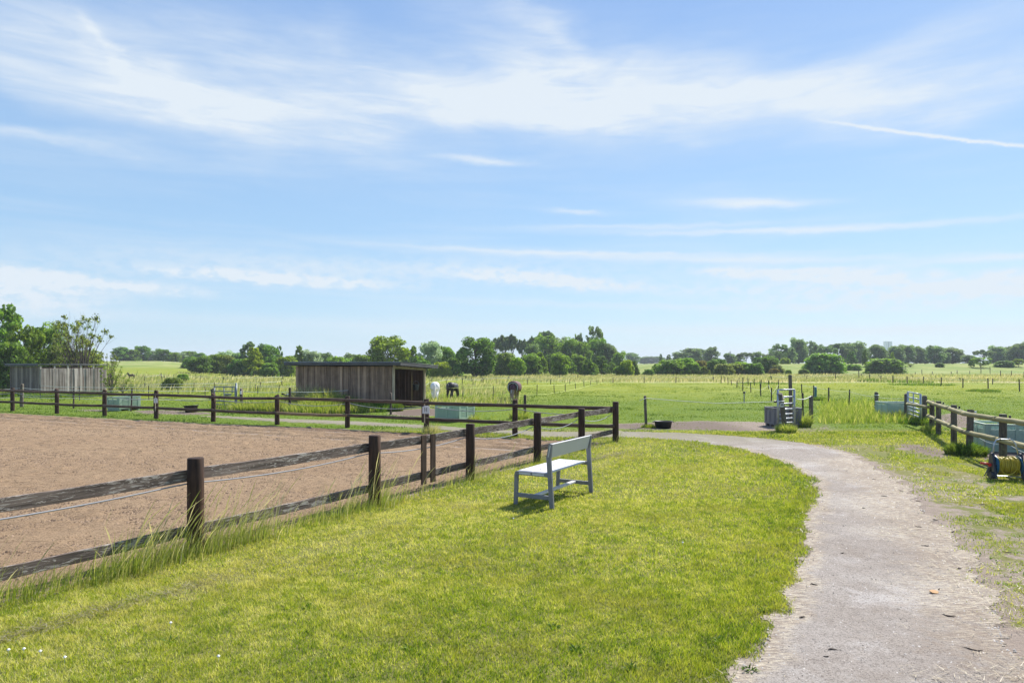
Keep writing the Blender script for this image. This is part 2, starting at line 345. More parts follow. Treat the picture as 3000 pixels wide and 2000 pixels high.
def leafmat(name, c1, c2, trans=.5, tint=(1, 1, .45)):
    m, t, out = mat(name); a = t.attr('rnd'); r = t.orand()
    c = t.mix(t.ss(a, .15, .85), tuple(x*.6 for x in c1), tuple(x*1.15 for x in c2))
    c = t.mix(t.m('MULTIPLY', t.noise(t.pos(), .45, 2), .35), c, tuple(x*.6 for x in c1))
    v = t.new('ShaderNodeHueSaturation'); t.put(v.inputs['Color'], c); t.put(v.inputs['Value'], t.m('ADD', .85, t.m('MULTIPLY', r, .3)))
    t.put(v.inputs['Hue'], t.m('ADD', .488, t.m('MULTIPLY', r, .024)))
    b = t.new('ShaderNodeBsdfPrincipled'); t.put(b.inputs['Base Color'], v.outputs[0]); b.inputs['Roughness'].default_value = .6; b.inputs['Specular IOR Level'].default_value = .25
    tr = t.new('ShaderNodeBsdfTranslucent'); t.put(tr.inputs[0], t.mix(1.0, v.outputs[0], tuple(1.5*x for x in tint), 'MULTIPLY'))
    mx = t.new('ShaderNodeMixShader'); mx.inputs[0].default_value = trans
    t.l.new(b.outputs[0], mx.inputs[1]); t.l.new(tr.outputs[0], mx.inputs[2]); t.l.new(mx.outputs[0], out.inputs[0]); return m
LM = {'mid': leafmat('leaves_mid', (.11, .2, .03), (.24, .38, .06)), 'bright': leafmat('leaves_bright', (.16, .28, .024), (.3, .44, .05)),
      'dark': leafmat('leaves_dark', (.085, .165, .03), (.18, .31, .06)), 'silver': leafmat('leaves_silver', (.23, .32, .17), (.42, .52, .33), tint=(1, 1, .8)),
      'blue': leafmat('leaves_blue_haze', (.12, .195, .075), (.24, .35, .13), tint=(1, 1, .7)), 'olive': leafmat('leaves_olive', (.14, .2, .05), (.28, .34, .09)),  # blue: distance haze put into the leaf colour, also used for grey green trees
      'yellow': leafmat('leaves_yellow', (.22, .33, .02), (.38, .48, .04)), 'rust': leafmat('leaves_rust', (.15, .14, .045), (.25, .22, .07))}
M_BARK = simple('bark', (.07, .058, .045), .9, .35)
def grassmat(name, stops, root=.6, trans=.45, patch=.35, patchcol=(.2, .19, .05), pscale=.9):
    """blade colour picked per blade along stops; slow world patches"""
    m, t, out = mat(name); a = t.attr('rnd')
    rp = t.new('ShaderNodeValToRGB'); t.put(rp.inputs[0], a); cr = rp.color_ramp
    for i, (p, c) in enumerate(stops):
        e = cr.elements[i] if i < 2 else cr.elements.new(p)
        e.position = p; e.color = (*c, 1)
    P = t.pos(); pn = t.ss(t.noise(t.map(P, (1, 1, .2)), pscale, 4, .6), .42, .68)
    c = t.mix(t.m('MULTIPLY', pn, patch), rp.outputs[0], patchcol)
    b = t.new('ShaderNodeBsdfPrincipled'); t.put(b.inputs['Base Color'], c); b.inputs['Roughness'].default_value = .55; b.inputs['Specular IOR Level'].default_value = .2
    tr = t.new('ShaderNodeBsdfTranslucent'); t.put(tr.inputs[0], t.mix(1.0, c, (1.25, 1.25, .6), 'MULTIPLY'))
    mx = t.new('ShaderNodeMixShader'); mx.inputs[0].default_value = trans
    t.l.new(b.outputs[0], mx.inputs[1]); t.l.new(tr.outputs[0], mx.inputs[2]); t.l.new(mx.outputs[0], out.inputs[0]); return m
M_LAWN = grassmat('lawn_blades', [(0, (.065, .13, .015)), (.35, (.225, .31, .024)), (.75, (.41, .44, .045)), (1, (.64, .6, .26))], patchcol=(.37, .34, .075), patch=.5)
M_FIELDG = grassmat('paddock_blades', [(0, (.06, .12, .014)), (.45, (.15, .215, .022)), (.8, (.28, .32, .03)), (1, (.4, .4, .07))], patchcol=(.17, .24, .03))
M_TALLG = grassmat('tall_blades', [(0, (.13, .2, .025)), (.5, (.25, .32, .05)), (1, (.5, .47, .22))], patchcol=(.2, .28, .035))
M_SEED = grassmat('seeding_grass', [(0, (.2, .24, .08)), (.5, (.42, .385, .24)), (1, (.66, .58, .46))], patchcol=(.26, .33, .08), pscale=.12, patch=.65)
M_LUSH = grassmat('lush_weeds', [(0, (.04, .1, .014)), (.6, (.1, .2, .025)), (1, (.22, .3, .04))])
M_CLIP = grassmat('clippings', [(0, (.07, .055, .03)), (.6, (.2, .17, .1)), (1, (.4, .36, .24))], patch=0, trans=.15)
M_CLOVER = grassmat('clover', [(0, (.1, .22, .02)), (.6, (.22, .34, .03)), (1, (.4, .45, .04))], patch=.1)
M_STRAW = grassmat('straw', [(0, (.3, .24, .15)), (.5, (.48, .4, .27)), (1, (.62, .55, .42))], patch=0, trans=.15)

# ground: a single sheet, soil and turf worked out from stored distances
gm, t, out = mat('turf_and_soil'); P = t.pos()
n1 = t.noise(P, .35, 4, .6); n2 = t.noise(P, 3.0, 5, .65); n3 = t.noise(P, 26, 4, .7); n4 = t.noise(P, 110, 2, .6)
gA = t.mix(n2, (.12, .135, .035), (.2, .2, .06)); gA = t.mix(t.m('MULTIPLY', t.ss(n1, .35, .7), .55), gA, (.22, .19, .08))
gA = t.mix(t.m('MULTIPLY', t.ss(n3, .45, .75), .5), gA, (.12, .13, .035))
fieldc = t.mix(n2, (.14, .215, .018), (.21, .275, .028)); fieldc = t.mix(t.m('MULTIPLY', t.ss(n1, .4, .7), .5), fieldc, (.28, .32, .035)); fieldc = t.mix(t.m('MULTIPLY', t.ss(t.noise(P, 1.6, 5, .7), .6, .72), .5), fieldc, (.1, .15, .03))
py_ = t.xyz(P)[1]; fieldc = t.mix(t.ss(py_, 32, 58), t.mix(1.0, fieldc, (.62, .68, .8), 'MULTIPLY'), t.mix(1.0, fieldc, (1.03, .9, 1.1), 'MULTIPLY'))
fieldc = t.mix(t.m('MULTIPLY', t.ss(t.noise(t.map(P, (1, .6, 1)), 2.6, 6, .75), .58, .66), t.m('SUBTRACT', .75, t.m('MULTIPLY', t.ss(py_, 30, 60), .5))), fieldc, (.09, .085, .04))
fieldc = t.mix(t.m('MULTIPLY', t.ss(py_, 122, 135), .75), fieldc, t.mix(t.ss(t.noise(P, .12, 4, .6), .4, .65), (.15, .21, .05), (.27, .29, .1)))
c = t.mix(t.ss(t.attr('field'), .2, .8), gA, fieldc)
pale = t.mix(n2, (.38, .35, .17), (.52, .45, .29)); pale = t.mix(t.ss(t.noise(t.map(P, (.03, .12, 1)), 1.0, 4), .42, .6), pale, (.2, .26, .06))
c = t.mix(t.ss(t.m('ADD', t.attr('pale'), t.m('MULTIPLY', t.m('SUBTRACT', n1, .5), .8)), .35, .65), c, pale)
c = t.mix(t.m('MULTIPLY', t.attr('yel'), .9), c, (.46, .43, .05))
soil = t.mix(n2, (.2, .155, .125), (.32, .265, .22)); soil = t.mix(t.m('MULTIPLY', t.ss(n3, .55, .7), .7), soil, (.12, .09, .07)); soil = t.mix(t.m('MULTIPLY', t.ss(t.noise(t.map(P, (9, 34, 1), rot=(0, 0, .5)), 1.0, 3, .7), .58, .66), .6), soil, (.45, .38, .27))
soil = t.mix(t.m('MULTIPLY', t.attr('wet'), .75), soil, t.mix(n3, (.06, .042, .032), (.15, .11, .085)))
bareness = t.m('ADD', t.attr('bare'), t.m('ADD', t.m('MULTIPLY', t.m('SUBTRACT', n2, .5), 1.5), t.m('MULTIPLY', t.m('SUBTRACT', n3, .5), .9)))
c = t.mix(t.ss(bareness, .42, .6), c, soil)
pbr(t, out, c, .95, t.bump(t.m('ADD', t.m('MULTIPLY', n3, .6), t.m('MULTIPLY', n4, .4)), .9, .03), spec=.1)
M_GROUND = gm
gm, t, out = mat('arena_sand'); P = t.pos()
n1 = t.noise(P, .3, 4, .6); n2 = t.noise(P, 5, 5, .7); n3 = t.noise(P, 38, 4, .75); n4 = t.noise(P, 160, 2)
tr = t.noise(t.map(P, (.45, 10, 1), rot=(0, 0, .46)), 1.0, 6, .7, .5)
c = t.mix(n2, (.25, .168, .1), (.345, .245, .153)); c = t.mix(t.m('MULTIPLY', t.ss(n1, .35, .7), .4), c, (.385, .28, .175))
c = t.mix(t.m('MULTIPLY', t.ss(n3, .53, .6), .85), c, (.12, .075, .045)); c = t.mix(t.m('MULTIPLY', t.ss(t.noise(P, 14, 5, .8), .56, .64), .55), c, (.11, .07, .043)); c = t.mix(t.m('MULTIPLY', t.ss(tr, .5, .68), .5), c, (.15, .095, .058))  # dark specks put the shade of clods into the sand colour
c = t.mix(t.m('MULTIPLY', t.attr('edge'), .75), c, (.12, .075, .05))  # furrow shadows along the back fence painted into the sand colour
pbr(t, out, c, .97, t.bump(t.m('ADD', t.m('MULTIPLY', n3, .7), t.m('ADD', t.m('MULTIPLY', n4, .3), t.m('MULTIPLY', tr, .5))), 1.0, .03), spec=.1)
M_SAND = gm
gm, t, out = mat('gravel_path'); P = t.pos()
n1 = t.noise(P, .7, 5, .6); n2 = t.noise(P, 7, 5, .7); n3 = t.noise(P, 60, 3, .8); n4 = t.noise(P, 150, 2, .7)
c = t.mix(n2, (.245, .21, .18), (.34, .3, .262)); c = t.mix(t.ss(n1, .45, .72), c, (.375, .342, .31)); c = t.mix(t.m('MULTIPLY', t.ss(t.noise(P, 22, 5, .8), .54, .62), .45), c, (.16, .13, .11)); c = t.mix(t.m('MULTIPLY', t.ss(t.noise(P, 1.6, 6, .7, .4), .5, .68), .5), c, (.2, .16, .125)); c = t.mix(t.m('MULTIPLY', t.ss(t.noise(t.map(P, loc=(7, 3, 0)), 1.1, 5, .65), .52, .7), .55), c, (.47, .44, .415))
c = t.mix(t.m('MULTIPLY', t.ss(n3, .52, .6), .72), c, (.12, .098, .082)); c = t.mix(t.m('MULTIPLY', t.ss(n4, .6, .7), .6), c, (.55, .52, .5))
st = t.noise(t.map(P, (10, 46, 1), rot=(0, 0, .35)), 1.0, 4, .75, .6)
c = t.mix(t.m('MULTIPLY', t.ss(t.xyz(P)[1], 17.5, 21), .6), c, t.mix(t.ss(n2, .4, .6), (.17, .145, .12), (.2, .2, .08)))
sm = t.m('MULTIPLY', t.ss(t.m('ADD', t.attr('straw'), t.m('MULTIPLY', t.m('SUBTRACT', n1, .5), 1.2)), .3, .75), t.ss(st, .46, .6))
c = t.mix(t.m('MULTIPLY', t.ss(t.m('ADD', t.attr('straw'), t.m('MULTIPLY', t.m('SUBTRACT', n2, .5), 1.2)), .4, .8), .6), c, (.22, .165, .12))
c = t.mix(t.m('MULTIPLY', sm, .85), c, (.52, .45, .34))
pbr(t, out, c, .95, t.bump(t.m('ADD', t.m('MULTIPLY', n3, .6), t.m('MULTIPLY', n4, .4)), .9, .018), spec=.12)
M_PATH = gm

# ------------------------------------------------------------------ ground sheet
def lin(a, b, st): return list(np.arange(a, b, st))
def grow(a, b, st, k=1.07):
    r = [a]
    while r[-1] < b: r.append(r[-1]+st); st *= k
    return r
xs = [-x for x in grow(30, 2600, .6)][::-1]+lin(-29.7, 22, .32)+grow(22.1, 2600, .6)
ys = [-y for y in grow(6, 900, 1.2, 1.2)][::-1]+lin(-5.5, 34, .32)+grow(34.2, 6000, .5, 1.035)
X, Y = np.meshgrid(np.array(xs), np.array(ys)); Z = terrain(X, Y)
Z = Z+(fbm(X, Y, .25, 3, 5)-.5)*.12*sst(36, 60, Y)
nx, ny = len(xs), len(ys); idx = np.arange(nx*ny).reshape(ny, nx)
Fq = np.stack([idx[:-1, :-1], idx[:-1, 1:], idx[1:, 1:], idx[1:, :-1]], -1).reshape(-1, 4)
me = mesh_np('ground', np.stack([X, Y, Z], -1).reshape(-1, 3), Fq, 4); smooth(me)
Uu = X/np.maximum(Y, 1); Psd = sdist(X, Y, PATH); Lsd = sdist(X, Y, SAND)
right = east(X, Y)
bare = np.maximum(sst(-1.6, .05, Psd)*.42*(right > .5)+sst(-.12, .1, Psd)*.75, 0)
rv = east(X, Y)*sst(17, 12, Y)*(Psd < .1)*sst(-5.5, -.2, Psd)*.53; bare = np.maximum(bare, rv)
for poly, a in MUD: bare = np.maximum(bare, a*sst(-.7, .25, sdist(X, Y, poly)))
bare = np.maximum(bare, sst(-.35, .1, Lsd)*.95)
farp = sst(-2.2, -.2, Psd)*.3*(Y > 18)*(Y < 34)*(Psd < 0); bare = np.maximum(bare, farp)
pale = sst(72, 80, Y)*sst(128, 118, Y)*sst(-.05, .03, Uu)+.55*sst(50, 60, Y)*sst(120, 100, Y)*sst(.02, -.05, Uu)*fbm(X, Y, .08, 3, 9)*1.3
pale = np.maximum(pale, .42*sst(110, 150, Y)*sst(-.3, -.45, Uu))
pale = np.maximum(pale, .55*sst(33, 37, Y)*sst(44, 39, Y)*sst(-.16, -.13, Uu)*sst(-.01, -.06, Uu))
yel = sst(88, 96, Y)*sst(112, 104, Y)*sst(.5, .6, Uu)
wet = np.zeros_like(X)
for poly, a in MUD: wet = np.maximum(wet, a*sst(-.5, .3, sdist(X, Y, poly)))
fattr(me, 'wet', wet*(1-.8*sst(7.2, 8.4, X)*sst(9.6, 9.0, X)*(Y > 21))); fattr(me, 'bare', bare); fattr(me, 'pale', pale); fattr(me, 'yel', yel); fattr(me, 'field', sst(21, 24, Y))
ground = tag(link('ground', me, M_GROUND), 'mown and grazed green turf with bare soil patches', kind='structure')

# ------------------------------------------------------------------ arena sand and path sheets
def sheet(name, poly, xr, yr, st, z, jit, hfun, mt, attrs, label):
    xs = np.arange(xr[0], xr[1], st); ys = np.arange(yr[0], yr[1], st); X, Y = np.meshgrid(xs, ys)
    sd = sdist(X, Y, poly)+(fbm(X, Y, 3.2, 4, 3)-.5)*jit*2+(fbm(X, Y, .7, 2, 8)-.5)*jit*1.2
    keep = (sd > 0); idx = -np.ones(X.shape, int); idx[keep] = np.arange(keep.sum())
    f = np.stack([idx[:-1, :-1], idx[:-1, 1:], idx[1:, 1:], idx[1:, :-1]], -1).reshape(-1, 4); f = f[(f >= 0).all(1)]
    x, y, s = X[keep], Y[keep], sd[keep]; zz = z+hfun(x, y, s)
    me = mesh_np(name, np.stack([x, y, zz], -1), f, 4); smooth(me)
    for k, fn in attrs.items(): fattr(me, k, fn(x, y, s))
    return tag(link(name, me, mt), label, kind='structure')
BD = np.array((-.9, .44)); BD /= np.linalg.norm(BD)
def sand_h(x, y, s):
    h = (fbm(x, y, 7.5, 3, 2)-.5)*.055+np.maximum(fbm(x, y, 4, 3, 4)-.62, 0)*.16
    dB = -((x-.09)*(-BD[1])+(y-20.37)*BD[0])            # distance in front of the back fence
    q = np.abs(dB); h = h+.045*np.sin(q*8)*sst(.3, .6, q)*sst(4.5, 2.5, q)*fbm(x, y, 1.2, 2, 6)*1.6
    return (h+.014)*sst(0, .25, s)
sheet('arena_sand', SAND, (-31, 4), (2.4, 34), .062, .004, .07, sand_h, M_SAND,
      {'edge': lambda x, y, s: sst(2.6, .2, np.abs((x-.09)*BD[1]-(y-20.37)*BD[0]))*sst(.42, .56, fbm(x*.44+y*.9, y*.3, 1.6, 3, 12))*1.0},  # mask for the painted furrow shadows
      'raked tan riding arena sand')
def pstraw(x, y, s):
    rightedge = sst(2.0+.8*sst(7, 10, y), .1, right_x(y)-x)*sst(18.3, 15, y); left = sst(.5, .08, s)*1.0*(y < 18)
    return np.maximum(np.maximum(rightedge*.7, left*.7), .38*sst(9, 13, y)*sst(18, 15, y)*sst(left_x(y)+.3, left_x(y)+1.5, x))
sheet('path', PATH, (-12, 9), (1.6, 30.5), .036, .004, .19, lambda x, y, s: (fbm(x, y, 11, 3, 22)-.5)*.012*sst(0, .2, s)+.006*sst(0, .2, s), M_PATH, {'straw': pstraw}, 'pale gravel path strewn with straw')

# ------------------------------------------------------------------ grass
def blades(name, x, y, h, w, lean, mt, label, segs=1, z=None, rnd=None, leandir=None, tip=0.0, cat='grass', kind='stuff', parent=None, head=0):
    n = len(x); z = terrain(x, y) if z is None else z
    az = RNG.uniform(0, 2*np.pi, n); wx, wy = np.cos(az), np.sin(az)
    ld = RNG.uniform(0, 2*np.pi, n) if leandir is None else leandir
    lx, ly = np.cos(ld)*lean, np.sin(ld)*lean
    rings = []
    for k in range(segs+1):
        f = k/segs
        if k == segs and not head:
            rings.append(np.stack([x+lx*h, y+ly*h, z+h*np.sqrt(np.maximum(1-lean**2*.6, .1))], -1)[:, None]); break
        b = f*f*h; ww = w*(1-f*.75)*.5
        if head and f > .7: ww = w*.5*(1.5 if f < .95 else .3)
        cx, cy, cz = x+lx*b, y+ly*b, z+f*h*np.sqrt(np.maximum(1-lean**2*.6*f, .1))
        rings.append(np.stack([np.stack([cx-wx*ww, cy-wy*ww, cz], -1), np.stack([cx+wx*ww, cy+wy*ww, cz], -1)], 1))
    V = np.concatenate(rings, 1); k = V.shape[1]; base = (np.arange(n)*k)[:, None]
    quads = [np.concatenate([base+2*i, base+2*i+1, base+2*i+3, base+2*i+2], 1) for i in range(segs-(0 if head else 1))]
    rnd = RNG.uniform(0, 1, n) if rnd is None else rnd
    if head: fc = np.concatenate(quads); me = mesh_np(name, V.reshape(-1, 3), fc, 4)
    elif segs == 1: me = mesh_np(name, V.reshape(-1, 3), base+np.arange(3), 3)
    else:
        tris = np.concatenate([base+k-3, base+k-2, base+k-1, base+k-1], 1)[:, :3]
        me = bpy.data.meshes.new(name); Vf = V.reshape(-1, 3).astype(np.float32)
        q = np.concatenate(quads) if quads else np.zeros((0, 4), int)
        li = np.concatenate([q.ravel(), tris.ravel()]).astype(np.int32)
        me.vertices.add(len(Vf)); me.vertices.foreach_set('co', Vf.ravel()); me.loops.add(len(li)); me.loops.foreach_set('vertex_index', li)
        me.polygons.add(len(q)+len(tris))
        me.polygons.foreach_set('loop_start', np.concatenate([np.arange(len(q))*4, len(q)*4+np.arange(len(tris))*3]).astype(np.int32)); me.update(calc_edges=True)
    fattr(me, 'rnd', np.repeat(rnd, k))
    o = link(name, me, mt, parent)
    if label: tag(o, label, None if kind is None else None, kind=kind)
    if label and kind is None: o['category'] = cat
    return o
def wedge(D0, D1, n, umax=.85, umin=None, p=0):
    """points spread over the ground between two distances; p=0 even per square metre"""
    umin = -umax if umin is None else umin
    D = np.sqrt(RNG.uniform(D0*D0, D1*D1, n)) if p == 0 else np.exp(RNG.uniform(math.log(D0), math.log(D1), n))
    return RNG.uniform(umin, umax, n)*D, D
allx, ally, allh, allw = [], [], [], []
for D0, D1, n, h, ww in ((3.4, 7, 260000, .034, .0065), (7, 11, 240000, .036, .009), (11, 16, 170000, .04, .013), (16, 22, 110000, .045, .018)):
    x, y = wedge(D0, D1, n, .88)
    clump = fbm(x, y, 7, 3, 31); allx.append(x); ally.append(y); allh.append(h*(.45+1.1*clump)*RNG.uniform(.6, 1.25, n)); allw.append(np.full(n, ww))
x = np.concatenate(allx); y = np.concatenate(ally); h = np.concatenate(allh); ww = np.concatenate(allw)
ps = sdist(x, y, PATH)+(fbm(x, y, 3.2, 4, 3)-.5)*.38+(fbm(x, y, .7, 2, 8)-.5)*.23; ss_ = sdist(x, y, SAND)
bareR = east(x, y); keep = (ps < np.where(bareR > 0, .3, .06)) & (ss_ < -.02)
thin = np.where(bareR > 0, np.minimum(sst(-.35, 1.5, -ps)*.95*sst(.44, .56, fbm(x, y, 1.9, 4, 41)+.12*sst(.3, 2.6, -ps)*sst(8, 12, y)+.03*sst(.2, 1.5, -ps)), 1), sst(-.1, .1, -ps))
mudsd = np.zeros_like(x)
for poly, a in MUD: mudsd = np.maximum(mudsd, a*sst(-.5, .2, sdist(x, y, poly)))
dA = (x-A0[0])*Ad[1]-(y-A0[1])*Ad[0]           # distance on the lawn side of the near fence
thin = thin*(1-mudsd)
rake = np.exp(-((dA-1.25-.15*np.sin(x))/.2)**2)*sst(.42, .6, fbm(x, y, 1.5, 3, 51))*(y < 16)
keep &= RNG.uniform(0, 1, len(x)) < thin*(1-.55*rake)
lum = fbm(x, y, .8, 3, 61)*.35+fbm(x, y, 9, 3, 62)*.65
rnd = np.clip(RNG.normal(.5, .26, len(x))+(lum-.5)*1.55+.03+(fbm(x, y, .3, 2, 66)-.5)*.3+.25*np.exp(-((dA-.9)/.8)**2)+.3*rake+.12*np.exp(-((dA-3)/1.5)**2), 0, 1)
edgegreen = sst(1.3, .1, -ps)*(bareR == 0); rnd = np.clip(rnd-.13*edgegreen, 0, 1); h = h*(1+.35*edgegreen)
x, y, h, ww, rnd = x[keep], y[keep], h[keep], ww[keep], rnd[keep]
blades('lawn_grass', x, y, h, ww, RNG.uniform(.2, .9, len(x)), M_LAWN, 'short mown yellow green lawn grass', rnd=rnd)
xc, yc = wedge(3.6, 13, 60000, .88); k = (sdist(xc, yc, PATH) < -.05) & (sdist(xc, yc, SAND) < -.1) & (RNG.uniform(0, 1, len(xc)) < sst(.55, .68, fbm(xc, yc, 2.2, 4, 141)))
blades('clover_leaves', xc[k], yc[k], RNG.uniform(.02, .038, k.sum()), .009+.0011*yc[k], RNG.uniform(.8, 1.3, k.sum()), M_CLOVER, 'small round clover leaves mixed into the lawn')
tq = RNG.uniform(-.3, 1, 9000); dq = 1.2+.22*np.sin(tq*7)+RNG.normal(0, .09, len(tq)); xq = A0[0]+(A1-A0)[0]*tq+Ad[1]*dq; yq = A0[1]+(A1-A0)[1]*tq-Ad[0]*dq
kq = RNG.uniform(0, 1, len(tq)) < sst(.45, .62, fbm(tq*8, dq*0, 1.0, 3, 151))*sst(1.0, .7, tq)
blades('dry_clippings', xq[kq], yq[kq], RNG.uniform(.03, .08, kq.sum()), np.full(kq.sum(), .006), RNG.uniform(1.3, 1.7, kq.sum()), M_CLIP, 'line of dry grey brown clippings along the lawn edge', z=RNG.uniform(.012, .045, kq.sum()))
# grazed paddock turf
x, y = wedge(20, 75, 230000, .86, p=1)
ps = sdist(x, y, PATH); sd_ = sdist(x, y, SAND); keep = (ps < -.1) & (sd_ < -.3)
mud = np.zeros_like(x)
for poly, a in MUD: mud = np.maximum(mud, a*sst(-.5, .2, sdist(x, y, poly)))
keep &= RNG.uniform(0, 1, len(x)) < (1-mud)*(1-.6*sst(-1.5, 0, ps))
cl = fbm(x, y, .9, 4, 71); h = (.012+.09*np.maximum(cl-.56, 0)*2.2+.0003*y)*RNG.uniform(.6, 1.4, len(x))
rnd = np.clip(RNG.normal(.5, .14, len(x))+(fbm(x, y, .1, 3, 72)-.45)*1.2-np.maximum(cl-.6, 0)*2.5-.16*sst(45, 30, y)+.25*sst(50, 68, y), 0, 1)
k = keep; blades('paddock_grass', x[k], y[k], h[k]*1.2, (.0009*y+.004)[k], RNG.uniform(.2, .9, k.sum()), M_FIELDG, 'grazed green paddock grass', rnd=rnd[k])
# tall seeding meadow in far bands and in the left paddocks
def zone(x, y):
    u = x/y
    a = sst(76, 80, y)*sst(124, 116, y)*sst(-.08, -.02, u)*(1-.85*sst(88, 94, y)*sst(112, 104, y)*sst(.5, .6, u))
    b = sst(44, 52, y)*sst(.02, -.04, u)*sst(110, 100, y)*sst(.4, .58, fbm(x, y, .09, 3, 9)+.06)
    c = sst(40, 44, y)*sst(76, 70, y)*sst(.03, .07, u)*sst(.19, .14, u+.0023*(76-y))*.0
    d = .9*sst(34, 36.5, y)*sst(43, 40, y)*sst(-.18, -.13, u)*sst(.03, -.02, u)
    e = .8*sst(24.3, 25.2, y)*sst(42, 30, y)*sst(.445, .46, u)*sst(.63, .56, u)
    f = .7*sst(31, 33, y)*sst(48, 40, y)*sst(-.45, -.42, u)*sst(-.25, -.3, u)
    return a, b, d, e, f
x, y = wedge(24, 135, 260000, .86, p=1); a, b, d, e, f = zone(x, y)
k = RNG.uniform(0, 1, len(x)) < np.maximum(a*.95, b*.33)+d*.35
hh = (.28+.3*fbm(x, y, .5, 3, 81))*RNG.uniform(.6, 1.2, len(x))*np.where(d > .3, .8, 1)
blades('meadow_grass', x[k], y[k], hh[k], (.0012*y+.006)[k], RNG.uniform(.15, .55, k.sum()), M_SEED, 'tall pale seeding meadow grass', segs=2, head=0, leandir=RNG.normal(.2, .5, k.sum()))
x, y = wedge(24, 60, 160000, .86, p=1); a, b, d, e, f = zone(x, y)
k = RNG.uniform(0, 1, len(x)) < np.maximum(np.maximum(e, f), d*.6)
hh = (.18+.3*fbm(x, y, .7, 3, 82))*RNG.uniform(.6, 1.2, len(x))
blades('rough_grass', x[k], y[k], hh[k], (.001*y+.004)[k], RNG.uniform(.15, .6, k.sum()), M_TALLG, 'uncut bright green grass between the paddocks', segs=2)
# long grass under the near fence
n = 9500; tt = RNG.uniform(-.35, 1.02, n); off = np.abs(RNG.normal(0, .2, n))*np.where(RNG.uniform(0, 1, n) < .75, 1, -.45)
dens = np.clip(sst(.32, -.02, tt)*.9+.12, 0, 1)*sst(.38, .6, fbm(tt*9, off, 1.0, 3, 91)+.05)
for i, tp in enumerate(A_T): dens = np.maximum(dens, (1.0 if i < 5 else .5)*np.exp(-(((tt-tp)*13/.16)**2)))
k = RNG.uniform(0, 1, n) < dens; tt, off = tt[k], off[k]
px_ = A0[0]+(A1-A0)[0]*tt+Ad[1]*(off+.05); py_ = A0[1]+(A1-A0)[1]*tt-Ad[0]*(off+.05)
hh = (.1+.42*RNG.uniform(0, 1, len(px_))**1.5)*np.where(tt < .3, 1.15, .8)*(1-.6*np.clip(np.abs(off)/.6, 0, 1))
blades('long_grass', px_, py_, hh, np.full(len(px_), .0065), RNG.uniform(.1, .7, len(px_)), M_TALLG, 'long uncut grass growing under the near arena fence', segs=4, rnd=RNG.beta(2.2, 1.6, len(px_)), leandir=RNG.normal(.35, .9, len(px_)))
n2_ = 10500; t2 = RNG.uniform(-.42, 1.0, n2_); o2_ = RNG.normal(.02, .14, n2_); k2 = RNG.uniform(0, 1, n2_) < (.25+.75*sst(.5, -.1, t2))*sst(.44, .6, fbm(t2*13, o2_*2, 1.0, 3, 95)+.04+.16*sst(.12, -.06, t2)); t2, o2_ = t2[k2], o2_[k2]
blades('verge_grass', A0[0]+(A1-A0)[0]*t2+Ad[1]*o2_, A0[1]+(A1-A0)[1]*t2-Ad[0]*o2_, RNG.uniform(.05, .2, len(t2))*(1+.5*sst(.3, -.1, t2)), np.full(len(t2), .007), RNG.uniform(.2, .8, len(t2)), M_TALLG, 'rough fringe of grass between lawn and arena sand', segs=3, leandir=RNG.normal(.3, 1.0, len(t2)))
k = (RNG.uniform(0, 1, len(px_)) < .16) & (tt < .6)
blades('seeding_stalks', px_[k], py_[k], hh[k]*1.35+.12, np.full(k.sum(), .007), RNG.uniform(.2, .6, k.sum()), M_SEED, 'thin seeding grass stalks under the near arena fence', segs=5, head=1, leandir=RNG.normal(.3, .6, k.sum()))
# far arena fence feet and odd tufts
def tuft(name, cx, cy, r, n, h, wd, mt, label, cat='plant', group=None, segs=3, lean=(.2, .8), z0=0.0):
    a = RNG.uniform(0, 6.283, n); q = r*np.sqrt(RNG.uniform(0, 1, n)); x = q*np.cos(a); y = q*np.sin(a)
    hh = h*RNG.uniform(.5, 1.1, n)*(1-.5*q/r); l = RNG.uniform(lean[0], lean[1], n)
    o = blades(name, x, y, hh, np.full(n, wd), l, mt, None, segs=segs, z=np.zeros(n), leandir=a+RNG.normal(0, .6, n), kind=None)
    o.location = (cx, cy, TZ(cx, cy)+z0); return tag(o, label, cat, group)
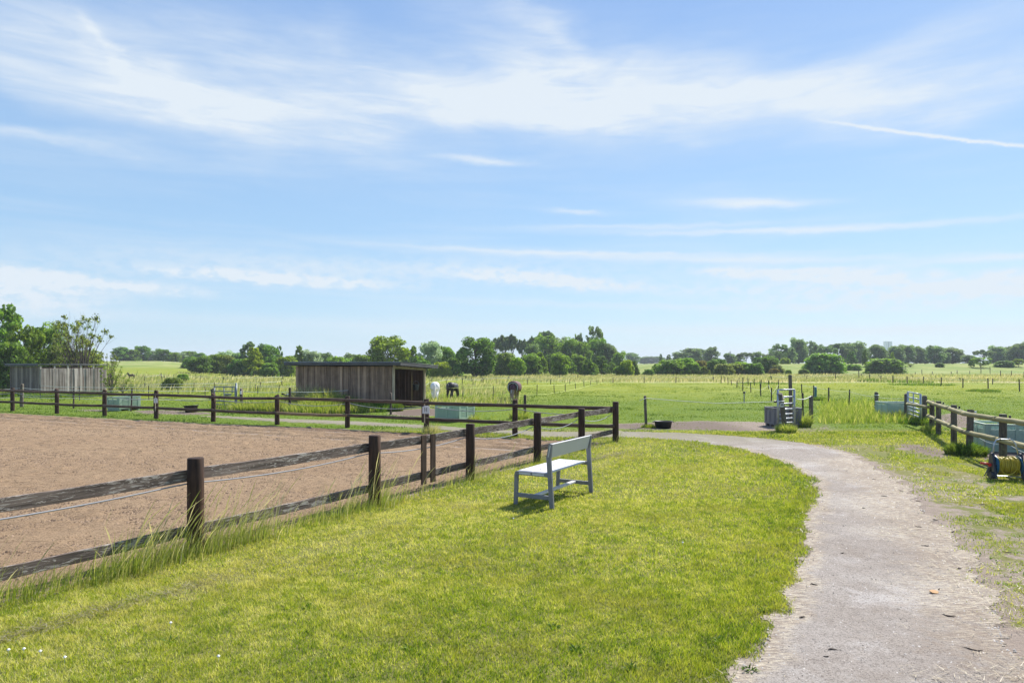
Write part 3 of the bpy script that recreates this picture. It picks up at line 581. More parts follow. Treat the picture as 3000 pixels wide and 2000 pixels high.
# loose straw and stones on and beside the path
x, y = wedge(4.2, 22, 24000, .85, -.1, p=1); ps = sdist(x, y, PATH); pr_ = east(x, y) > 0
pk = np.where(pr_, sst(-2.2, -.3, ps)*sst(2.0, .6, ps), sst(-.2, 0, ps)*sst(.45, .1, ps)*.8)*sst(.46, .62, fbm(x, y, 1.1, 4, 101)+.03)
k = (RNG.uniform(0, 1, len(x)) < np.maximum(pk, .015*(ps > 0))); x, y = x[k], y[k]
blades('loose_straw', x, y, RNG.uniform(.02, .075, len(x)), .0007*y+.0018, RNG.uniform(1.3, 1.7, len(x)), M_STRAW, 'loose pale straw lying along the gravel path', z=np.full(len(x), .022))
def clods():
    x, y = wedge(4.0, 31, 110000, .2, -.85, p=1); k = sdist(x, y, SAND) > .02; k &= RNG.uniform(0, 1, len(x)) < sst(.3, .62, fbm(x*1.0, y, .9, 3, 131)); x, y = x[k], y[k]; n = len(x)
    s = RNG.uniform(.2, 1, n)**2*.016+.005+.0007*y; b = np.array([(1, 0, 0), (-.5, .87, 0), (-.5, -.87, 0), (.1, .1, .9)])
    a = RNG.uniform(0, 6.28, n); ca, sa = np.cos(a), np.sin(a)
    V = np.stack([x[:, None]+s[:, None]*(b[:, 0]*ca[:, None]-b[:, 1]*sa[:, None]*.7), y[:, None]+s[:, None]*(b[:, 0]*sa[:, None]+b[:, 1]*ca[:, None]*.7), .012+s[:, None]*b[:, 2]+0*x[:, None]], -1)
    f = np.array([(0, 1, 3), (1, 2, 3), (2, 0, 3)])[None]+np.arange(n)[:, None, None]*4
    me = mesh_np('sand_clods', V.reshape(-1, 3), f.reshape(-1, 3), 3)
    fattr(me, 'rnd', np.repeat(RNG.uniform(0, 1, n), 4)); pm, t, out = mat('sand_clod'); pbr(t, out, t.mix(t.attr('rnd'), (.09, .058, .038), (.3, .215, .145)), .95)  # clod tone varies at random from dark to tan
    tag(link('sand_clods', me, pm), 'small dark to tan clods scattered over the raked arena sand', kind='stuff')
clods()
# pebbles on the path
def pebbles():
    x, y = wedge(4.2, 18, 26000, .85, -.05, p=1); ps = sdist(x, y, PATH); k = ps > .05; x, y = x[k], y[k]; n = len(x); rn = RNG.uniform(0, 1, n)
    s = (.004+.011*RNG.uniform(0, 1, n)**3)*(1+.06*y); b = np.array([(1, 0, 0), (-.5, .87, 0), (-.5, -.87, 0), (.1, .1, .9)])
    a = RNG.uniform(0, 6.28, n); ca, sa = np.cos(a), np.sin(a)
    V = np.stack([x[:, None]+s[:, None]*(b[:, 0]*ca[:, None]-b[:, 1]*sa[:, None]*.7), y[:, None]+s[:, None]*(b[:, 0]*sa[:, None]+b[:, 1]*ca[:, None]*.7), .004+s[:, None]*b[:, 2]*.8+0*x[:, None]], -1)
    f = np.array([(0, 1, 3), (1, 2, 3), (2, 0, 3)])[None]+np.arange(n)[:, None, None]*4
    me = mesh_np('pebbles', V.reshape(-1, 3), f.reshape(-1, 3), 3)
    fattr(me, 'rnd', np.repeat(rn, 4)); pm, t, out = mat('pebble'); pbr(t, out, t.mix(t.attr('rnd'), (.07, .06, .055), (.5, .47, .44)), .85)
    tag(link('pebbles', me, pm), 'scattered small grey pebbles on the path', kind='stuff')
pebbles()

# ------------------------------------------------------------------ posts, rails and ropes
def post_mesh(h, r, n=12, cham=.012, wob=0.0, seed=0, flat=False):
    R = random.Random(seed); m = MB(); zs = [-.12, .02, h*.3, h*.6, h-cham, h]; rs = [r*1.04, r*1.03, r, r*.99, r*.97, r*.97-cham*.8]
    m.tube([(R.uniform(-wob, wob), R.uniform(-wob, wob), z) for z in zs], rs, n); return m
def rail(name, p, q, r, mt, parent, org, sag=0.0, seed=0, taper=1.0, n=10):
    R = random.Random(seed); L, rot = frame_x(p, q); m = MB(); k = 9
    m.tube([(L*i/(k-1), R.uniform(-.006, .006), -sag*4*(i/(k-1))*(1-i/(k-1))+R.uniform(-.005, .005)) for i in range(k)],
           [r*(1+(taper-1)*i/(k-1))*R.uniform(.96, 1.04) for i in range(k)], n)
    return m.build(name, mt, parent, Vector(p)-Vector(org), rot, sm=True)
def plank(name, p, q, hgt, th, mt, parent, org, seed=0):
    R = random.Random(seed); L, rot = frame_x(p, q); m = MB(); k = 14; prof = []
    xs = [L*i/(k-1) for i in range(k)]
    top = [hgt/2+R.uniform(-.004, .004)-.01*math.sin(math.pi*i/(k-1)) for i in range(k)]; bot = [-hgt/2+R.uniform(-.005, .005)-.01*math.sin(math.pi*i/(k-1)) for i in range(k)]
    m.prism(list(zip(xs, bot))+list(zip(xs, top))[::-1], th)
    # long polygon caps shade badly when concave: keep as one ngon, it is nearly straight
    return m.build(name, mt, parent, Vector(p)-Vector(org), rot, bevel=.004)
def hang(p, q, sag, n=12):
    p, q = Vector(p), Vector(q); return [p.lerp(q, i/n)-Vector((0, 0, sag*4*(i/n)*(1-i/n))) for i in range(n+1)]
def line(name, pts, r, mt, label=None, cat=None, group=None, parent=None, org=(0, 0, 0), n=5):
    m = MB(); m.tube([Vector(p)-Vector(org) for p in pts], r, n)
    o = m.build(name, mt, parent, (0, 0, 0) if parent else org, sm=True)
    if label: tag(o, label, cat, group)
    return o

# near fence: round posts with flat peeling boards on the arena side
o0 = (A_POST[1][0], A_POST[1][1], 0)
fa = thing('plank_fence', o0, 'dark wooden fence with peeling planks running from the left foreground to the arena corner', 'fence', group='riding arena fences')
AN = Vector((-Ad[1], Ad[0], 0))           # towards the arena
H_A = [1.08, 1.1, 1.085, 1.06, 1.1, 1.06, 1.12]
for i, (x, y) in enumerate(A_POST):
    o = link('post', post_mesh(H_A[i], (.094 if i < 3 else .086), 18, seed=i).mesh('post'), M_POST, fa, (x-o0[0], y-o0[1], 0), (0, 0, i*1.3))
    for p in o.data.polygons: p.use_smooth = len(p.vertices) == 4
for i in range(6):
    a, b = A_POST[i], A_POST[i+1]; off = AN*.108
    for zz, hh, s in ((.895, .135, 0), (.25, .125, 50)):
        z1 = zz+random.uniform(-.012, .012); z2 = zz+random.uniform(-.012, .012)
        if zz < .5 and i >= 2: z1 += .03; z2 += .03
        plank('plank', (a[0]+off.x, a[1]+off.y, z1), (b[0]+off.x, b[1]+off.y, z2), hh, .032, M_PLANK, fa, o0, seed=i+s)
mid = A0+(A1-A0)*.345
for k, dt in enumerate((-.008, .012)):
    p = A0+(A1-A0)*(.345+dt); q = Vector((p[0], p[1], 0))+AN*(.108-.045)
    MB().box((0, 0, 0), (.125, .03, .84)).build('batten', wood('batten_wood', (.045, .027, .018), (.12, .075, .052), grain=(24, 24, 2)) if k == 0 else bpy.data.materials['batten_wood'],
        fa, (q.x-o0[0], q.y-o0[1], .54), (0, 0, math.atan2(Ad[1], Ad[0])), bevel=.003)
pts = []
for i in range(6):
    a, b = A_POST[i], A_POST[i+1]; c = AN*-.0
    pa = Vector((a[0], a[1], .80))+AN*.07; pb = Vector((b[0], b[1], .81))+AN*.07
    seg = hang(pa, pb, [.05, .06, .07, .13, .15, .14][i]); pts += seg[:-1] if i < 5 else seg
line('rope', pts, .0085, M_ROPE, 'thick pale rope hanging slack along the peeling plank fence', 'rope')

# back fence: round posts, round rails on the riding side
o1 = (B_POST[0][0], B_POST[0][1], 0)
fb = thing('pole_fence', o1, 'dark round-pole fence along the far side of the sand arena', 'fence', group='riding arena fences')
H_B = [0, 1.11, 1.06, 1.07, 1.05, 1.05, 1.1, 1.07, 1.07, 1.06, 1.06]
BN = Vector((BD[1]*-1, BD[0], 0)); BN = BN if BN.y < 0 else -BN
for i, (x, y) in enumerate(B_POST):
    if i == 0: continue
    o = link('post', post_mesh(H_B[i], .084, 14, seed=20+i, wob=.006).mesh('post'), M_POST, fb, (x-o1[0], y-o1[1], 0), (0, 0, i))
    for p in o.data.polygons: p.use_smooth = len(p.vertices) == 4
for i in range(10):
    a, b = B_POST[i], B_POST[i+1]
    ext = Vector((b[0]-a[0], b[1]-a[1], 0)).normalized()*.1
    for zz, s in ((.94, 0), (.43, 40)):
        off = BN*(.095 if s else .095)
        rail('rail', Vector((a[0]+off.x, a[1]+off.y, zz+random.uniform(-.012, .012)))-ext*(i > 0), Vector((b[0]+off.x, b[1]+off.y, zz+random.uniform(-.012, .012)))+ext*.2,
             .053, M_POLE2 if (s and i == 3) else M_POLE, fb, o1, sag=random.uniform(-.01, .03), seed=60+i+s)
pts = []
for i in range(10):
    a, b = B_POST[i], B_POST[i+1]
    seg = hang((a[0]-BN.x*.09, a[1]-BN.y*.09, .83), (b[0]-BN.x*.09, b[1]-BN.y*.09, .83), [.12, .12, .14, .13, .08, .09, .1, .06, .1, .09][i])
    pts += seg[:-1] if i < 9 else seg
line('rope', pts, .011, M_ROPE, 'pale rope drooping behind the far pole fence of the arena', 'rope')

# lettered markers
def sign(letter, x, y, zc, s, label):
    t = thing('letter_sign', (x, y, zc), label, 'sign', rz=math.atan2(BD[1], BD[0])+math.pi)
    prof = [(-.5, -.48), (.5, -.48), (.5, .34)]+[(.36*math.cos(a), .34+.14*math.sin(a)) for a in [k*math.pi/10 for k in range(1, 10)]]+[(-.5, .34)]
    MB().prism([(p[0]*s, p[1]*s) for p in prof], .012).build('plate', M_WHITE, t)
    m = MB()
    for cx, cz, dx, dz in ((0, -.4, .8, .018), (-.4, -.03, .018, .7), (.4, -.03, .018, .7)): m.box((cx*s, -.008, cz*s), (dx*s, .004, dz*s))
    m.box((-.33*s, -.008, .33*s), (.14*s, .004, .018*s)); m.box((.33*s, -.008, .33*s), (.14*s, .004, .018*s))
    m.tube([(.29*s*math.cos(a), -.008, (.33+.09*math.sin(a))*s) for a in [k*math.pi/8 for k in range(9)]], .007*s, 4)
    m.build('border', M_LINE, t)
    m = MB()
    if letter == 'H':
        for sx_ in (-.14, .14):
            m.box((sx_*s, -.009, 0), (.075*s, .006, .52*s))
            for zz in (-.25, .25): m.box((sx_*s, -.009, zz*s), (.17*s, .006, .03*s))
        m.box((0, -.009, 0), (.22*s, .006, .035*s))
    else:
        pts = [(.13, .15), (.09, .23), (0, .27), (-.1, .23), (-.14, .14), (-.1, .05), (0, 0), (.1, -.05), (.14, -.14), (.1, -.23), (0, -.27), (-.1, -.23), (-.14, -.14)]
        m.tube([(p[0]*s, -.009, p[1]*s) for p in pts], [s*w_ for w_ in (.014, .02, .02, .03, .035, .04, .045, .04, .035, .03, .02, .02, .014)], 6)
        m.box((.14*s, -.009, .17*s), (.025*s, .005, .13*s)); m.box((-.14*s, -.009, -.17*s), (.025*s, .005, .13*s))
    m.build('letter', M_INK, t); return t
def marker(i, letter, px, D, zc, s, label):
    X_, Y_ = at(px, D); q = Vector((X_, Y_, 0))
    sign(letter, q.x, q.y, zc, s, label)
    b = thing('marker_board', (q.x-.075*s/.25-BN.x*.03, q.y-BN.y*.03+.03, 0), 'narrow dark board carrying the letter %s marker beside its fence post' % letter, 'board', rz=math.atan2(BD[1], BD[0])+math.pi)
    MB().box((-.05, 0, .62), (.085, .022, .56)).build('board', M_POST, b)
    MB().box((.015, 0, .62), (.022, .024, .6)).build('pale_edge', M_TIMBER, b)
marker(2, 'H', 1248, 21.35, zof(1199.5, 21.35), .26, 'white arched sign with a black letter H on the far arena fence')
marker(6, 'S', 456, 26.7, zof(1172.5, 26.7), .205, 'white arched sign with a black letter S on the far arena fence')

# round-rail fence on the right
R_POST = [(13.72, 22.3, .97), (13.12, 21.0, 1.03), (12.04, 18.6, 1.06), (11.12, 16.6, 1.07), (10.5, 14.6, 1.11), (9.8, 12.3, 1.12)]
o2 = (R_POST[3][0], R_POST[3][1], 0)
fr = thing('round_rail_fence', o2, 'pale greenish round-rail fence beside the gravel path on the right', 'fence')
RN = Vector((-.91, .38, 0))
for i, (x, y, h) in enumerate(R_POST):
    o = link('post', post_mesh(h, .075, 14, seed=80+i).mesh('post'), M_GPOST, fr, (x-o2[0], y-o2[1], 0), (math.radians(3) if i == 3 else 0, math.radians(-3 if i == 3 else 0), i))
    for p in o.data.polygons: p.use_smooth = len(p.vertices) == 4
    m = MB(); m.tube([(.0, 0, h-.1), (.11, 0, h-.09), (.13, 0, h-.06)], .012, 6); m.tube([(.13, 0, h-.1), (.13, 0, h-.03)], .022, 8)
    m.build('insulator', M_WHITE if i == 3 else M_BLACKPOST, fr, (x-o2[0], y-o2[1], 0), (0, 0, -.3))
tz = [.93, .93, .95, .965, 1.0, 1.05]; lz = [.47, .47, .49, .52, .56, .6]
for zs_, s in ((tz, 0), (lz, 30)):
    for i in range(5):
        a, b = R_POST[i], R_POST[i+1]; off = RN*.105; e = Vector((b[0]-a[0], b[1]-a[1], 0)).normalized()*.08
        rail('rail', Vector((a[0]+off.x, a[1]+off.y, zs_[i]))-e, Vector((b[0]+off.x, b[1]+off.y, zs_[i+1]))+e*.4, .056, M_GREENPOLE, fr, o2, seed=i+s, taper=1.05)
for zz in (.95, .45):
    pts = []
    for i in range(5):
        a, b = R_POST[i], R_POST[i+1]; seg = hang((a[0]+.13, a[1]-.03, zz+.0), (b[0]+.13, b[1]-.03, zz+.05), .03+(.08 if zz < .6 else 0), 6); pts += seg[:-1]
    line('wire', pts, .006, M_WIRE, None, parent=fr, org=o2)
rail('rail', (14.3, 24.7, .72), (13.55, 22.2, .76), .05, M_GREENPOLE, fr, o2)

# ------------------------------------------------------------------ bench
bd = Vector((.5, .865, 0)).normalized()
bench = thing('garden_bench', (.705, 11.1, 0), 'grey wooden bench with a plank back standing alone on the lawn', 'bench', rz=math.atan2(bd.y, bd.x))
LB = .74                             # half length
for s in (-1, 1):
    x = s*LB; m = MB(); T = .042
    m.prism([(.29, 0), (.35, 0), (.335, .47), (.325, .51), (.295, .53), (.27, .53), (.27, .478)], T, (x, 0, 0), (0, 1, 0), (0, 0, 1), (1, 0, 0))
    m.build('front_leg', M_FRAME, bench, bevel=.004)
    m = MB(); m.prism([(-.345, 0), (-.275, 0), (-.222, .76), (-.262, .965), (-.285, .985), (-.318, .975), (-.295, .765)], T, (x, 0, 0), (0, 1, 0), (0, 0, 1), (1, 0, 0))
    m.build('back_leg', M_FRAME, bench, bevel=.004)
    m = MB(); m.box((x, .015, .5), (T, .51, .056)); m.build('seat_rail', M_FRAME, bench, bevel=.003)
    m = MB(); m.box((x, 0, .16), (T*.9, .58, .062)); m.build('stretcher', M_FRAME, bench, bevel=.003)
    for yy in (.15, -.085): MB().box((x+s*.0215, yy, .5), (.004, .2, .03)).build('end_inset', M_SLAT, bench, bevel=.0015)
    m = MB(); m.prism([(-.265, .78), (-.25, .78), (-.285, .955), (-.3, .955)], .004, (x+s*.0215, 0, 0), (0, 1, 0), (0, 0, 1), (1, 0, 0)); m.build('end_inset', M_SLAT, bench)
for y0, y1 in ((.035, .285), (-.215, .02)):
    MB().box((0, (y0+y1)/2, .522), (2*LB-T-.004, y1-y0, .03)).build('seat_plank', M_SLAT, bench, bevel=.008)
for xx in (-.45, 0, .45): MB().box((xx, .0275, .532), (.02, .03, .012)).build('seat_clip', M_STEELD, bench)
m = MB(); m.prism([(-.232, .755), (-.255, .755), (-.31, .975), (-.285, .98)], 2*LB-T-.004, (0, 0, 0), (0, 1, 0), (0, 0, 1), (1, 0, 0)); m.build('backrest', M_SLAT, bench, bevel=.006)
MB().box((0, 0, .165), (2*LB-T, .075, .032)).build('long_stretcher', M_SLAT, bench, bevel=.004)

# ------------------------------------------------------------------ crates
def crate(loc, w_, d_, h, rz, mt, label, group=None, louver=True, grey=False):
    t = thing('storage_crate', loc, label, 'crate', rz, group); th = .035; foot = .09
    for (cx, cy, L, r) in ((0, -d_/2, w_, 0), (0, d_/2, w_, math.pi), (-w_/2, 0, d_, -math.pi/2), (w_/2, 0, d_, math.pi/2)):
        L2 = L-.002; m = MB(); H = h-foot; win = .78 if not grey else .8
        m.box((-L2/2+.06, 0, H/2), (.12, th, H)); m.box((L2/2-.06, 0, H/2), (.12, th, H))
        m.box((0, 0, H-.025), (L2-.24, th, .05)); m.box((0, 0, .03), (L2-.24, th, .06)); m.box((0, 0, H*.5), (.07, th, H-.11))
        pan = H*win
        for s in (-1, 1):
            pw = (L2-.24-.07)/2; cx_ = s*(pw/2+.035); m.box((cx_, .008, .06+(pan-.06)/2), (pw, .012, pan-.06))
            if louver:
                nb = 6
                for k in range(nb): m.box((cx_, .0, .09+(pan-.12)*k/(nb-1)), (pw-.06, .018, .018))
            for k in range(1, 6): m.box((cx_-pw/2+pw*k/6, .008, (pan+H-.05)/2), (.01, .012, H-.05-pan))
        # the panel's outer face looks along local -y
        m.build('side_panel', mt, t, (cx, cy, foot), (0, 0, r), bevel=.003)
    MB().box((0, 0, foot+.02), (w_-.08, d_-.08, .03)).build('crate_floor', mt, t)
    m = MB(); r_ = .05
    for (cx, cy, a, b) in ((0, -d_/2, w_+.03, r_), (0, d_/2, w_+.03, r_), (-w_/2, 0, r_, d_-r_), (w_/2, 0, r_, d_-r_)): m.box((cx, cy, h-.004), (a, b, .022))
    m.build('rim', mt, t, bevel=.003)
    for k in (-1, 0, 1): MB().box((0, k*(d_/2-.07), foot/2-.004), (w_-.03, .1, foot)).build('skid', mt, t)
    return t
rb = math.atan2(.45, -.89)+math.pi
def corner(cx, cy, a, b):            # crate centre from its near corner, a to the left and b to the right-away
    return (cx-.89*a/2+.45*b/2, cy+.45*a/2+.89*b/2, 0)
crate(corner(-17.96, 31.2, .87, 1.04), .87, 1.04, .63, rb, M_GREEN, 'open green plastic crate left of the S marker behind the arena fence', 'green crates in the paddocks')
crate(corner(-1.97, 25.3, 1.04, 1.17), 1.04, 1.17, .62, rb, M_GREEN, 'open green louvred crate just right of the H marker behind the arena fence', 'green crates in the paddocks')
crate((15.72, 28.0, 0), 1.1, 1.0, .6, -.05, M_GREEN2, 'pale green crate between the far post and the right-hand metal gate', 'green crates in the paddocks', louver=False)
c5 = crate((12.6, 17.35, 0), 1.35, 1.1, .68, -.28, M_GREEN2, 'large pale green crate close behind the round-rail fence at the right edge', 'green crates in the paddocks', louver=False)
m = MB()                            # wire net laid over the big crate's front
for k in range(41): m.tube([(-.66+k*.033, -.578, .1), (-.66+k*.033, -.578, .66)], .0022, 3, caps=False)
for k in range(12): m.tube([(-.67, -.578, .1+k*.05), (.67, -.578, .1+k*.05)], .0022, 3, caps=False)
o = m.build('wire_net', M_WIRE, None, (12.6, 17.35, 0), (0, 0, -.28)); tag(o, 'fine wire net leaning on the front of the large crate at the right edge', 'net')
crate((9.42, 23.75, 0), .92, .85, .66, .03, M_GREYCR, 'grey crate standing behind the open metal gate with the leaning post', louver=False, grey=True)

# ------------------------------------------------------------------ tubs
def tub(loc, r, h, tilt, label, ry=0):
    t = thing('feed_tub', loc, label, 'tub', group='black rubber feed tubs'); n = 28; m = MB(); prof = [(0, .012), (r*.82, .012), (r*.84, 0), (r*.98, h-.03), (r*1.04, h-.025), (r*1.04, h), (r*.96, h), (r*.8, .03), (0, .03)]
    vs = []; fs = []
    for k in range(n):
        a = 2*math.pi*k/n; vs += [(p[0]*math.cos(a), p[0]*math.sin(a), p[1]) for p in prof]
    q = len(prof)
    for k in range(n):
        for j in range(q-1): fs.append((k*q+j, ((k+1) % n)*q+j, ((k+1) % n)*q+j+1, k*q+j+1))
    m.add(vs, fs); m.build('tub_body', M_TUB, t, rot=(tilt, ry, 0), sm=True)
    for s in (-1, 1): MB().tube([(s*r*1.02, -.06, h-.02), (s*(r*1.02+.05), -.04, h-.035), (s*(r*1.02+.05), .04, h-.035), (s*r*1.02, .06, h-.02)], .013, 6).build('handle', M_TUB, t, rot=(tilt, ry, 0), sm=True)
    return t
x, y = G(554, 1208); tub((x, y+.2, .0), .29, .31, -.03, 'black rubber tub on the bare soil between the S marker and the small gate', ry=-.06)
x, y = G(1945, 1254); tub((x, y+.1, 0), .3, .24, -.02, 'low black rubber tub on bare soil right of the arena corner')

# ------------------------------------------------------------------ sheds
def boards(name, p, q, z0, z1, mt, parent, bw=.16, seed=0, depth=.02, ragged=.0, gap=.004):
    """a wall of upright boards, one mesh for the wall, small offsets from board to board"""
    R = random.Random(seed); L, rot = frame_x(p, q); m = MB(); x = 0
    while x < L-.02:
        w_ = min(bw*R.uniform(.75, 1.25), L-x); o = R.uniform(0, depth); t = R.uniform(-ragged, ragged)
        zt = (z1(x/L) if callable(z1) else z1)+R.uniform(-.01, .005)
        m.prism([(x+gap, z0+R.uniform(-.02, .02)), (x+w_-gap, z0+R.uniform(-.02, .02)), (x+w_-gap+t*.3, (z0+zt)*.5), (x+w_-gap-t, zt), (x+gap+t, zt), (x+gap-t*.3, (z0+zt)*.5)], .022, (0, -o, 0)); x += w_
    o = m.build(name, mt, parent, p, rot); nb = len(m.v)//12
    fattr(o.data, 'tone', np.repeat(np.random.default_rng(seed).uniform(0, 1, nb), 12)); return o
sb = thing('open_shelter', (-5.55, 31.9, 0), 'brown wooden field shelter with one open side and a corrugated roof', 'shed', rz=rb)
# local: x towards the right end of the front wall (front wall runs to -x), y away from the viewer
Lw, Dw, Hw = 6.05, 2.6, 2.08
boards('front_wall', (-Lw, 0, .02), (-.06, 0, .02), 0, Hw-.06, M_SHEDB, sb, .14, 3, .035)
boards('back_wall', (-Lw+.06, Dw, .02), (-.06, Dw, .02), 0, Hw-.2, M_SHEDD, sb, .17, 4, .02)
boards('left_wall', (-Lw, .05, .02), (-Lw, Dw-.05, .02), 0, lambda f: Hw-.1-.14*f, M_SHEDB, sb, .16, 5, .02)
boards('inner_wall', (-2.4, .05, .02), (-2.4, Dw-.05, .02), 0, Hw-.25, M_SHEDD, sb, .2, 6, .02)
MB().box((-2.33, Dw/2, 1.05), (.05, Dw-.15, .12)).build('inner_rail', M_SHEDD, sb)
MB().box((0, .03, 1.0), (.09, .1, 2.0)).build('corner_post', M_TIMBER, sb, bevel=.004)
MB().box((0, Dw-.03, .96), (.09, .1, 1.93)).build('corner_post', M_TIMBER, sb, bevel=.004)
MB().box((.05, Dw/2-.01, 1.955), (.05, Dw+.12, .13), rx=-.05).build('lintel', M_TIMBER, sb, bevel=.004)
MB().box((.03, Dw-.02, 1.86), (.09, .09, .22), rx=.5).build('brace', M_TIMBER, sb)
sl = -.055
def corr(x0, x1, y0, y1, zf, amp=.022, pitch=.12):
    m = MB(); nxs = int((x1-x0)/pitch*4); vs = []; fs = []
    for i in range(nxs+1):
        x = x0+(x1-x0)*i/nxs; dz = amp*math.cos(2*math.pi*(x-x0)/pitch)
        for yy in (y0, y1):
            vs.append((x, yy, zf(x, yy)+dz)); vs.append((x, yy, zf(x, yy)+dz-.006))
    for i in range(nxs):
        b = i*4; c = b+4; fs += [(b, c, c+2, b+2), (b+1, b+3, c+3, c+1), (b, b+1, c+1, c), (b+2, c+2, c+3, b+3)]
    m.add(vs, fs); return m
zr = lambda x, y: 2.24+sl*(y+.25)-.0
corr(-Lw-.55, .62, -.3, Dw+.35, zr).build('roof', M_ROOF, sb, sm=True)
MB().box((-Lw/2+.03, -.27, 2.155), (Lw+1.15, .035, .105)).build('fascia', M_FASCIA, sb)
for s, xx in ((0, .6), (1, -Lw-.52)): MB().box((xx, Dw/2, 2.1-.03), (.035, Dw+.55, .12), rx=sl).build('fascia', M_FASCIA, sb)
for k in range(5): MB().box((.3, .15+k*.56, 2.09-.03*k), (.62, .05, .09)).build('rafter', M_FASCIA, sb)
for k in range(3): MB().box((-1.3-1.6*k, Dw/2, 2.06), (.07, Dw, .1), rx=sl).build('rafter', M_FASCIA, sb)
bk = thing('hanging_bucket', (-5.55+.45*2.2-.2, 31.9+.89*2.2, 1.0), 'dark bucket hanging inside the open shelter by its far post', 'bucket')
m = MB(); m.tube([(0, 0, -.14), (0, 0, .14)], [.12, .16], 16); m.build('bucket_body', M_DARKPL, bk, sm=False)
MB().tube([(-.16, 0, .13), (-.1, 0, .27), (0, 0, .32), (.1, 0, .27), (.16, 0, .13)], .006, 5).build('handle', M_STEELD, bk)

sg = thing('closed_shelter', (-31.4, 45.4, 0), 'weathered silver grey wooden shed at the far left with a gap under its roof', 'shed', rz=rb)
boards('front_wall', (-3.5, 0, .02), (-.05, 0, .02), 0, 1.93, M_SHEDSHADE, sg, .2, 13, .03)
boards('side_wall', (0, .03, .02), (0, 4.45, .02), 0, 1.82, M_SHEDLIT, sg, .2, 14, .05, ragged=.03, gap=.018)
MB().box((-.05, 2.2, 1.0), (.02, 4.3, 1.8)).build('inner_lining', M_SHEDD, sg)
for k in range(6): MB().box((-.02, .05+k*.88, 1.0), (.09, .09, 2.02)).build('upright', M_SHEDLIT, sg)
boards('back_wall', (-3.5, 4.45, .02), (-.05, 4.45, .02), 0, 1.8, M_SHEDSHADE, sg, .2, 15, .02)
boards('left_wall', (-3.5, .05, .02), (-3.5, 4.4, .02), 0, 1.9, M_SHEDSHADE, sg, .2, 16, .02)
zr2 = lambda x, y: 2.13-.012*(y+.2)
corr(-3.75, .07, -.22, 4.6, zr2).build('roof', M_ROOF, sg, sm=True)
MB().box((-1.8, -.2, 2.045), (3.9, .035, .12)).build('fascia', M_FASCIA, sg)
MB().box((.05, 2.2, 2.075), (.03, 4.75, .04), rx=-.012).build('fascia', M_FASCIA, sg)

# ------------------------------------------------------------------ field gates
def gate(p, q, z0, h, bars, label, group=None, mids=(), mt=M_STEEL, r=.02, endr=.026):
    p = Vector((p[0], p[1], 0)); q = Vector((q[0], q[1], 0)); L, rot = frame_x(p, q)
    t = thing('field_gate', p, label, 'gate', rot[2], group)
    for xx in (0, L): MB().tube([(xx, 0, z0-.02), (xx, 0, z0+h+.01)], endr, 10).build('stile', mt, t, sm=True)
    for z in bars: MB().tube([(0, 0, z0+h*z), (L, 0, z0+h*z)], r, 8).build('bar', mt, t, sm=True)
    for f in mids: MB().tube([(L*f, -.02, z0), (L*f, -.02, z0+h)], r*.8, 8).build('middle_stay', mt, t, sm=True)
    for z in (.12, .88): MB().box((-.03, 0, z0+h*z), (.07, .03, .03)).build('hinge', M_STEELD, t)
    MB().box((L+.02, 0, z0+h*.62), (.09, .025, .03)).build('latch', M_STEELD, t)
    return t
BR = (0, .13, .26, .41, .58, .78, 1.0)
gate(at(628, 33.2), at(689, 32.8), .05, 1.0, (0, .14, .3, .5, .78, 1.0), 'small grey metal gate left of the open shelter', mids=(.48,), mt=M_STEELD, r=.026, endr=.03)
gate(at(2279, 22.35), at(2327, 22.7), .23, 1.09, BR, 'bright metal gate swung open beside the grey crate and a leaning post', r=.026, endr=.036, mt=M_BRIGHT)
gate(at(2660, 26.6), at(2697, 24.4), .1, .98, (0, .15, .3, .44, .62, .8, 1.0), 'metal gate between two stout posts at the head of the round-rail fence', mids=(.5,), r=.026, endr=.036, mt=M_BRIGHT)

# ------------------------------------------------------------------ free-standing posts
def fpost(px, top, base, r, mt, label, cat='post', group=None, lean=(0, 0), D=None, name='fence_post'):
    D = D or F*HC/(base-HZ); X_, Y_ = at(px, D); z0 = TZ(X_, Y_); h = (base-top)*D/F
    o = link(name, post_mesh(h, r, 10, cham=r*.2, wob=r*.08, seed=int(px)).mesh(name), mt, None, (X_, Y_, z0), (lean[0], lean[1], 0 if lean[1] else px % 3))
    for p in o.data.polygons: p.use_smooth = len(p.vertices) == 4
    return tag(o, label, cat, group)
fpost(64, 1125, 1192, .085, M_GPOST, 'thick grey round post in front of the silver grey shed')
fpost(707, 1138, 1199, .075, M_GPOST, 'stout grey post with a white insulator just right of the small gate')
fpost(624, 1137, 1197, .05, M_GPOST, 'hinge post on the left of the small grey metal gate')
fpost(692, 1122, 1199, .045, M_STEELD, 'tall grey post on the right of the small grey metal gate')
fpost(849, 1135, 1206, .058, M_THINPOST, 'dark square-looking post standing alone left of the open shelter')
fpost(1145, 1150, 1214, .045, M_THINPOST, 'thin weathered post in front of the shelter opening')
fpost(1538, 1157, 1223, .058, M_THINPOST, 'dark post behind the arena fence near the blanketed horse')
fpost(1893, 1159, 1251, .048, M_GPOST, 'slightly leaning grey post left of the low black tub', lean=(0, -.04))
fpost(2301, 1141, 1252, .078, M_GPOST, 'stout leaning post in front of the open metal gate', lean=(0, -.13), D=22.0)
fpost(2318, 1096, 1250, .062, M_GPOST, 'tallest weathered post, behind the open metal gate', lean=(0, -.02), D=23.3)
fpost(2352, 1151, 1218, .038, M_THINPOST, 'slim dark post right of the open metal gate')
fpost(2376, 1160, 1240, .076, M_GPOST, 'thick dark post holding two white ropes right of the open gate')
fpost(2568, 1149, 1214, .08, M_GPOST, 'thick post with white tape bands left of the far right green crate')
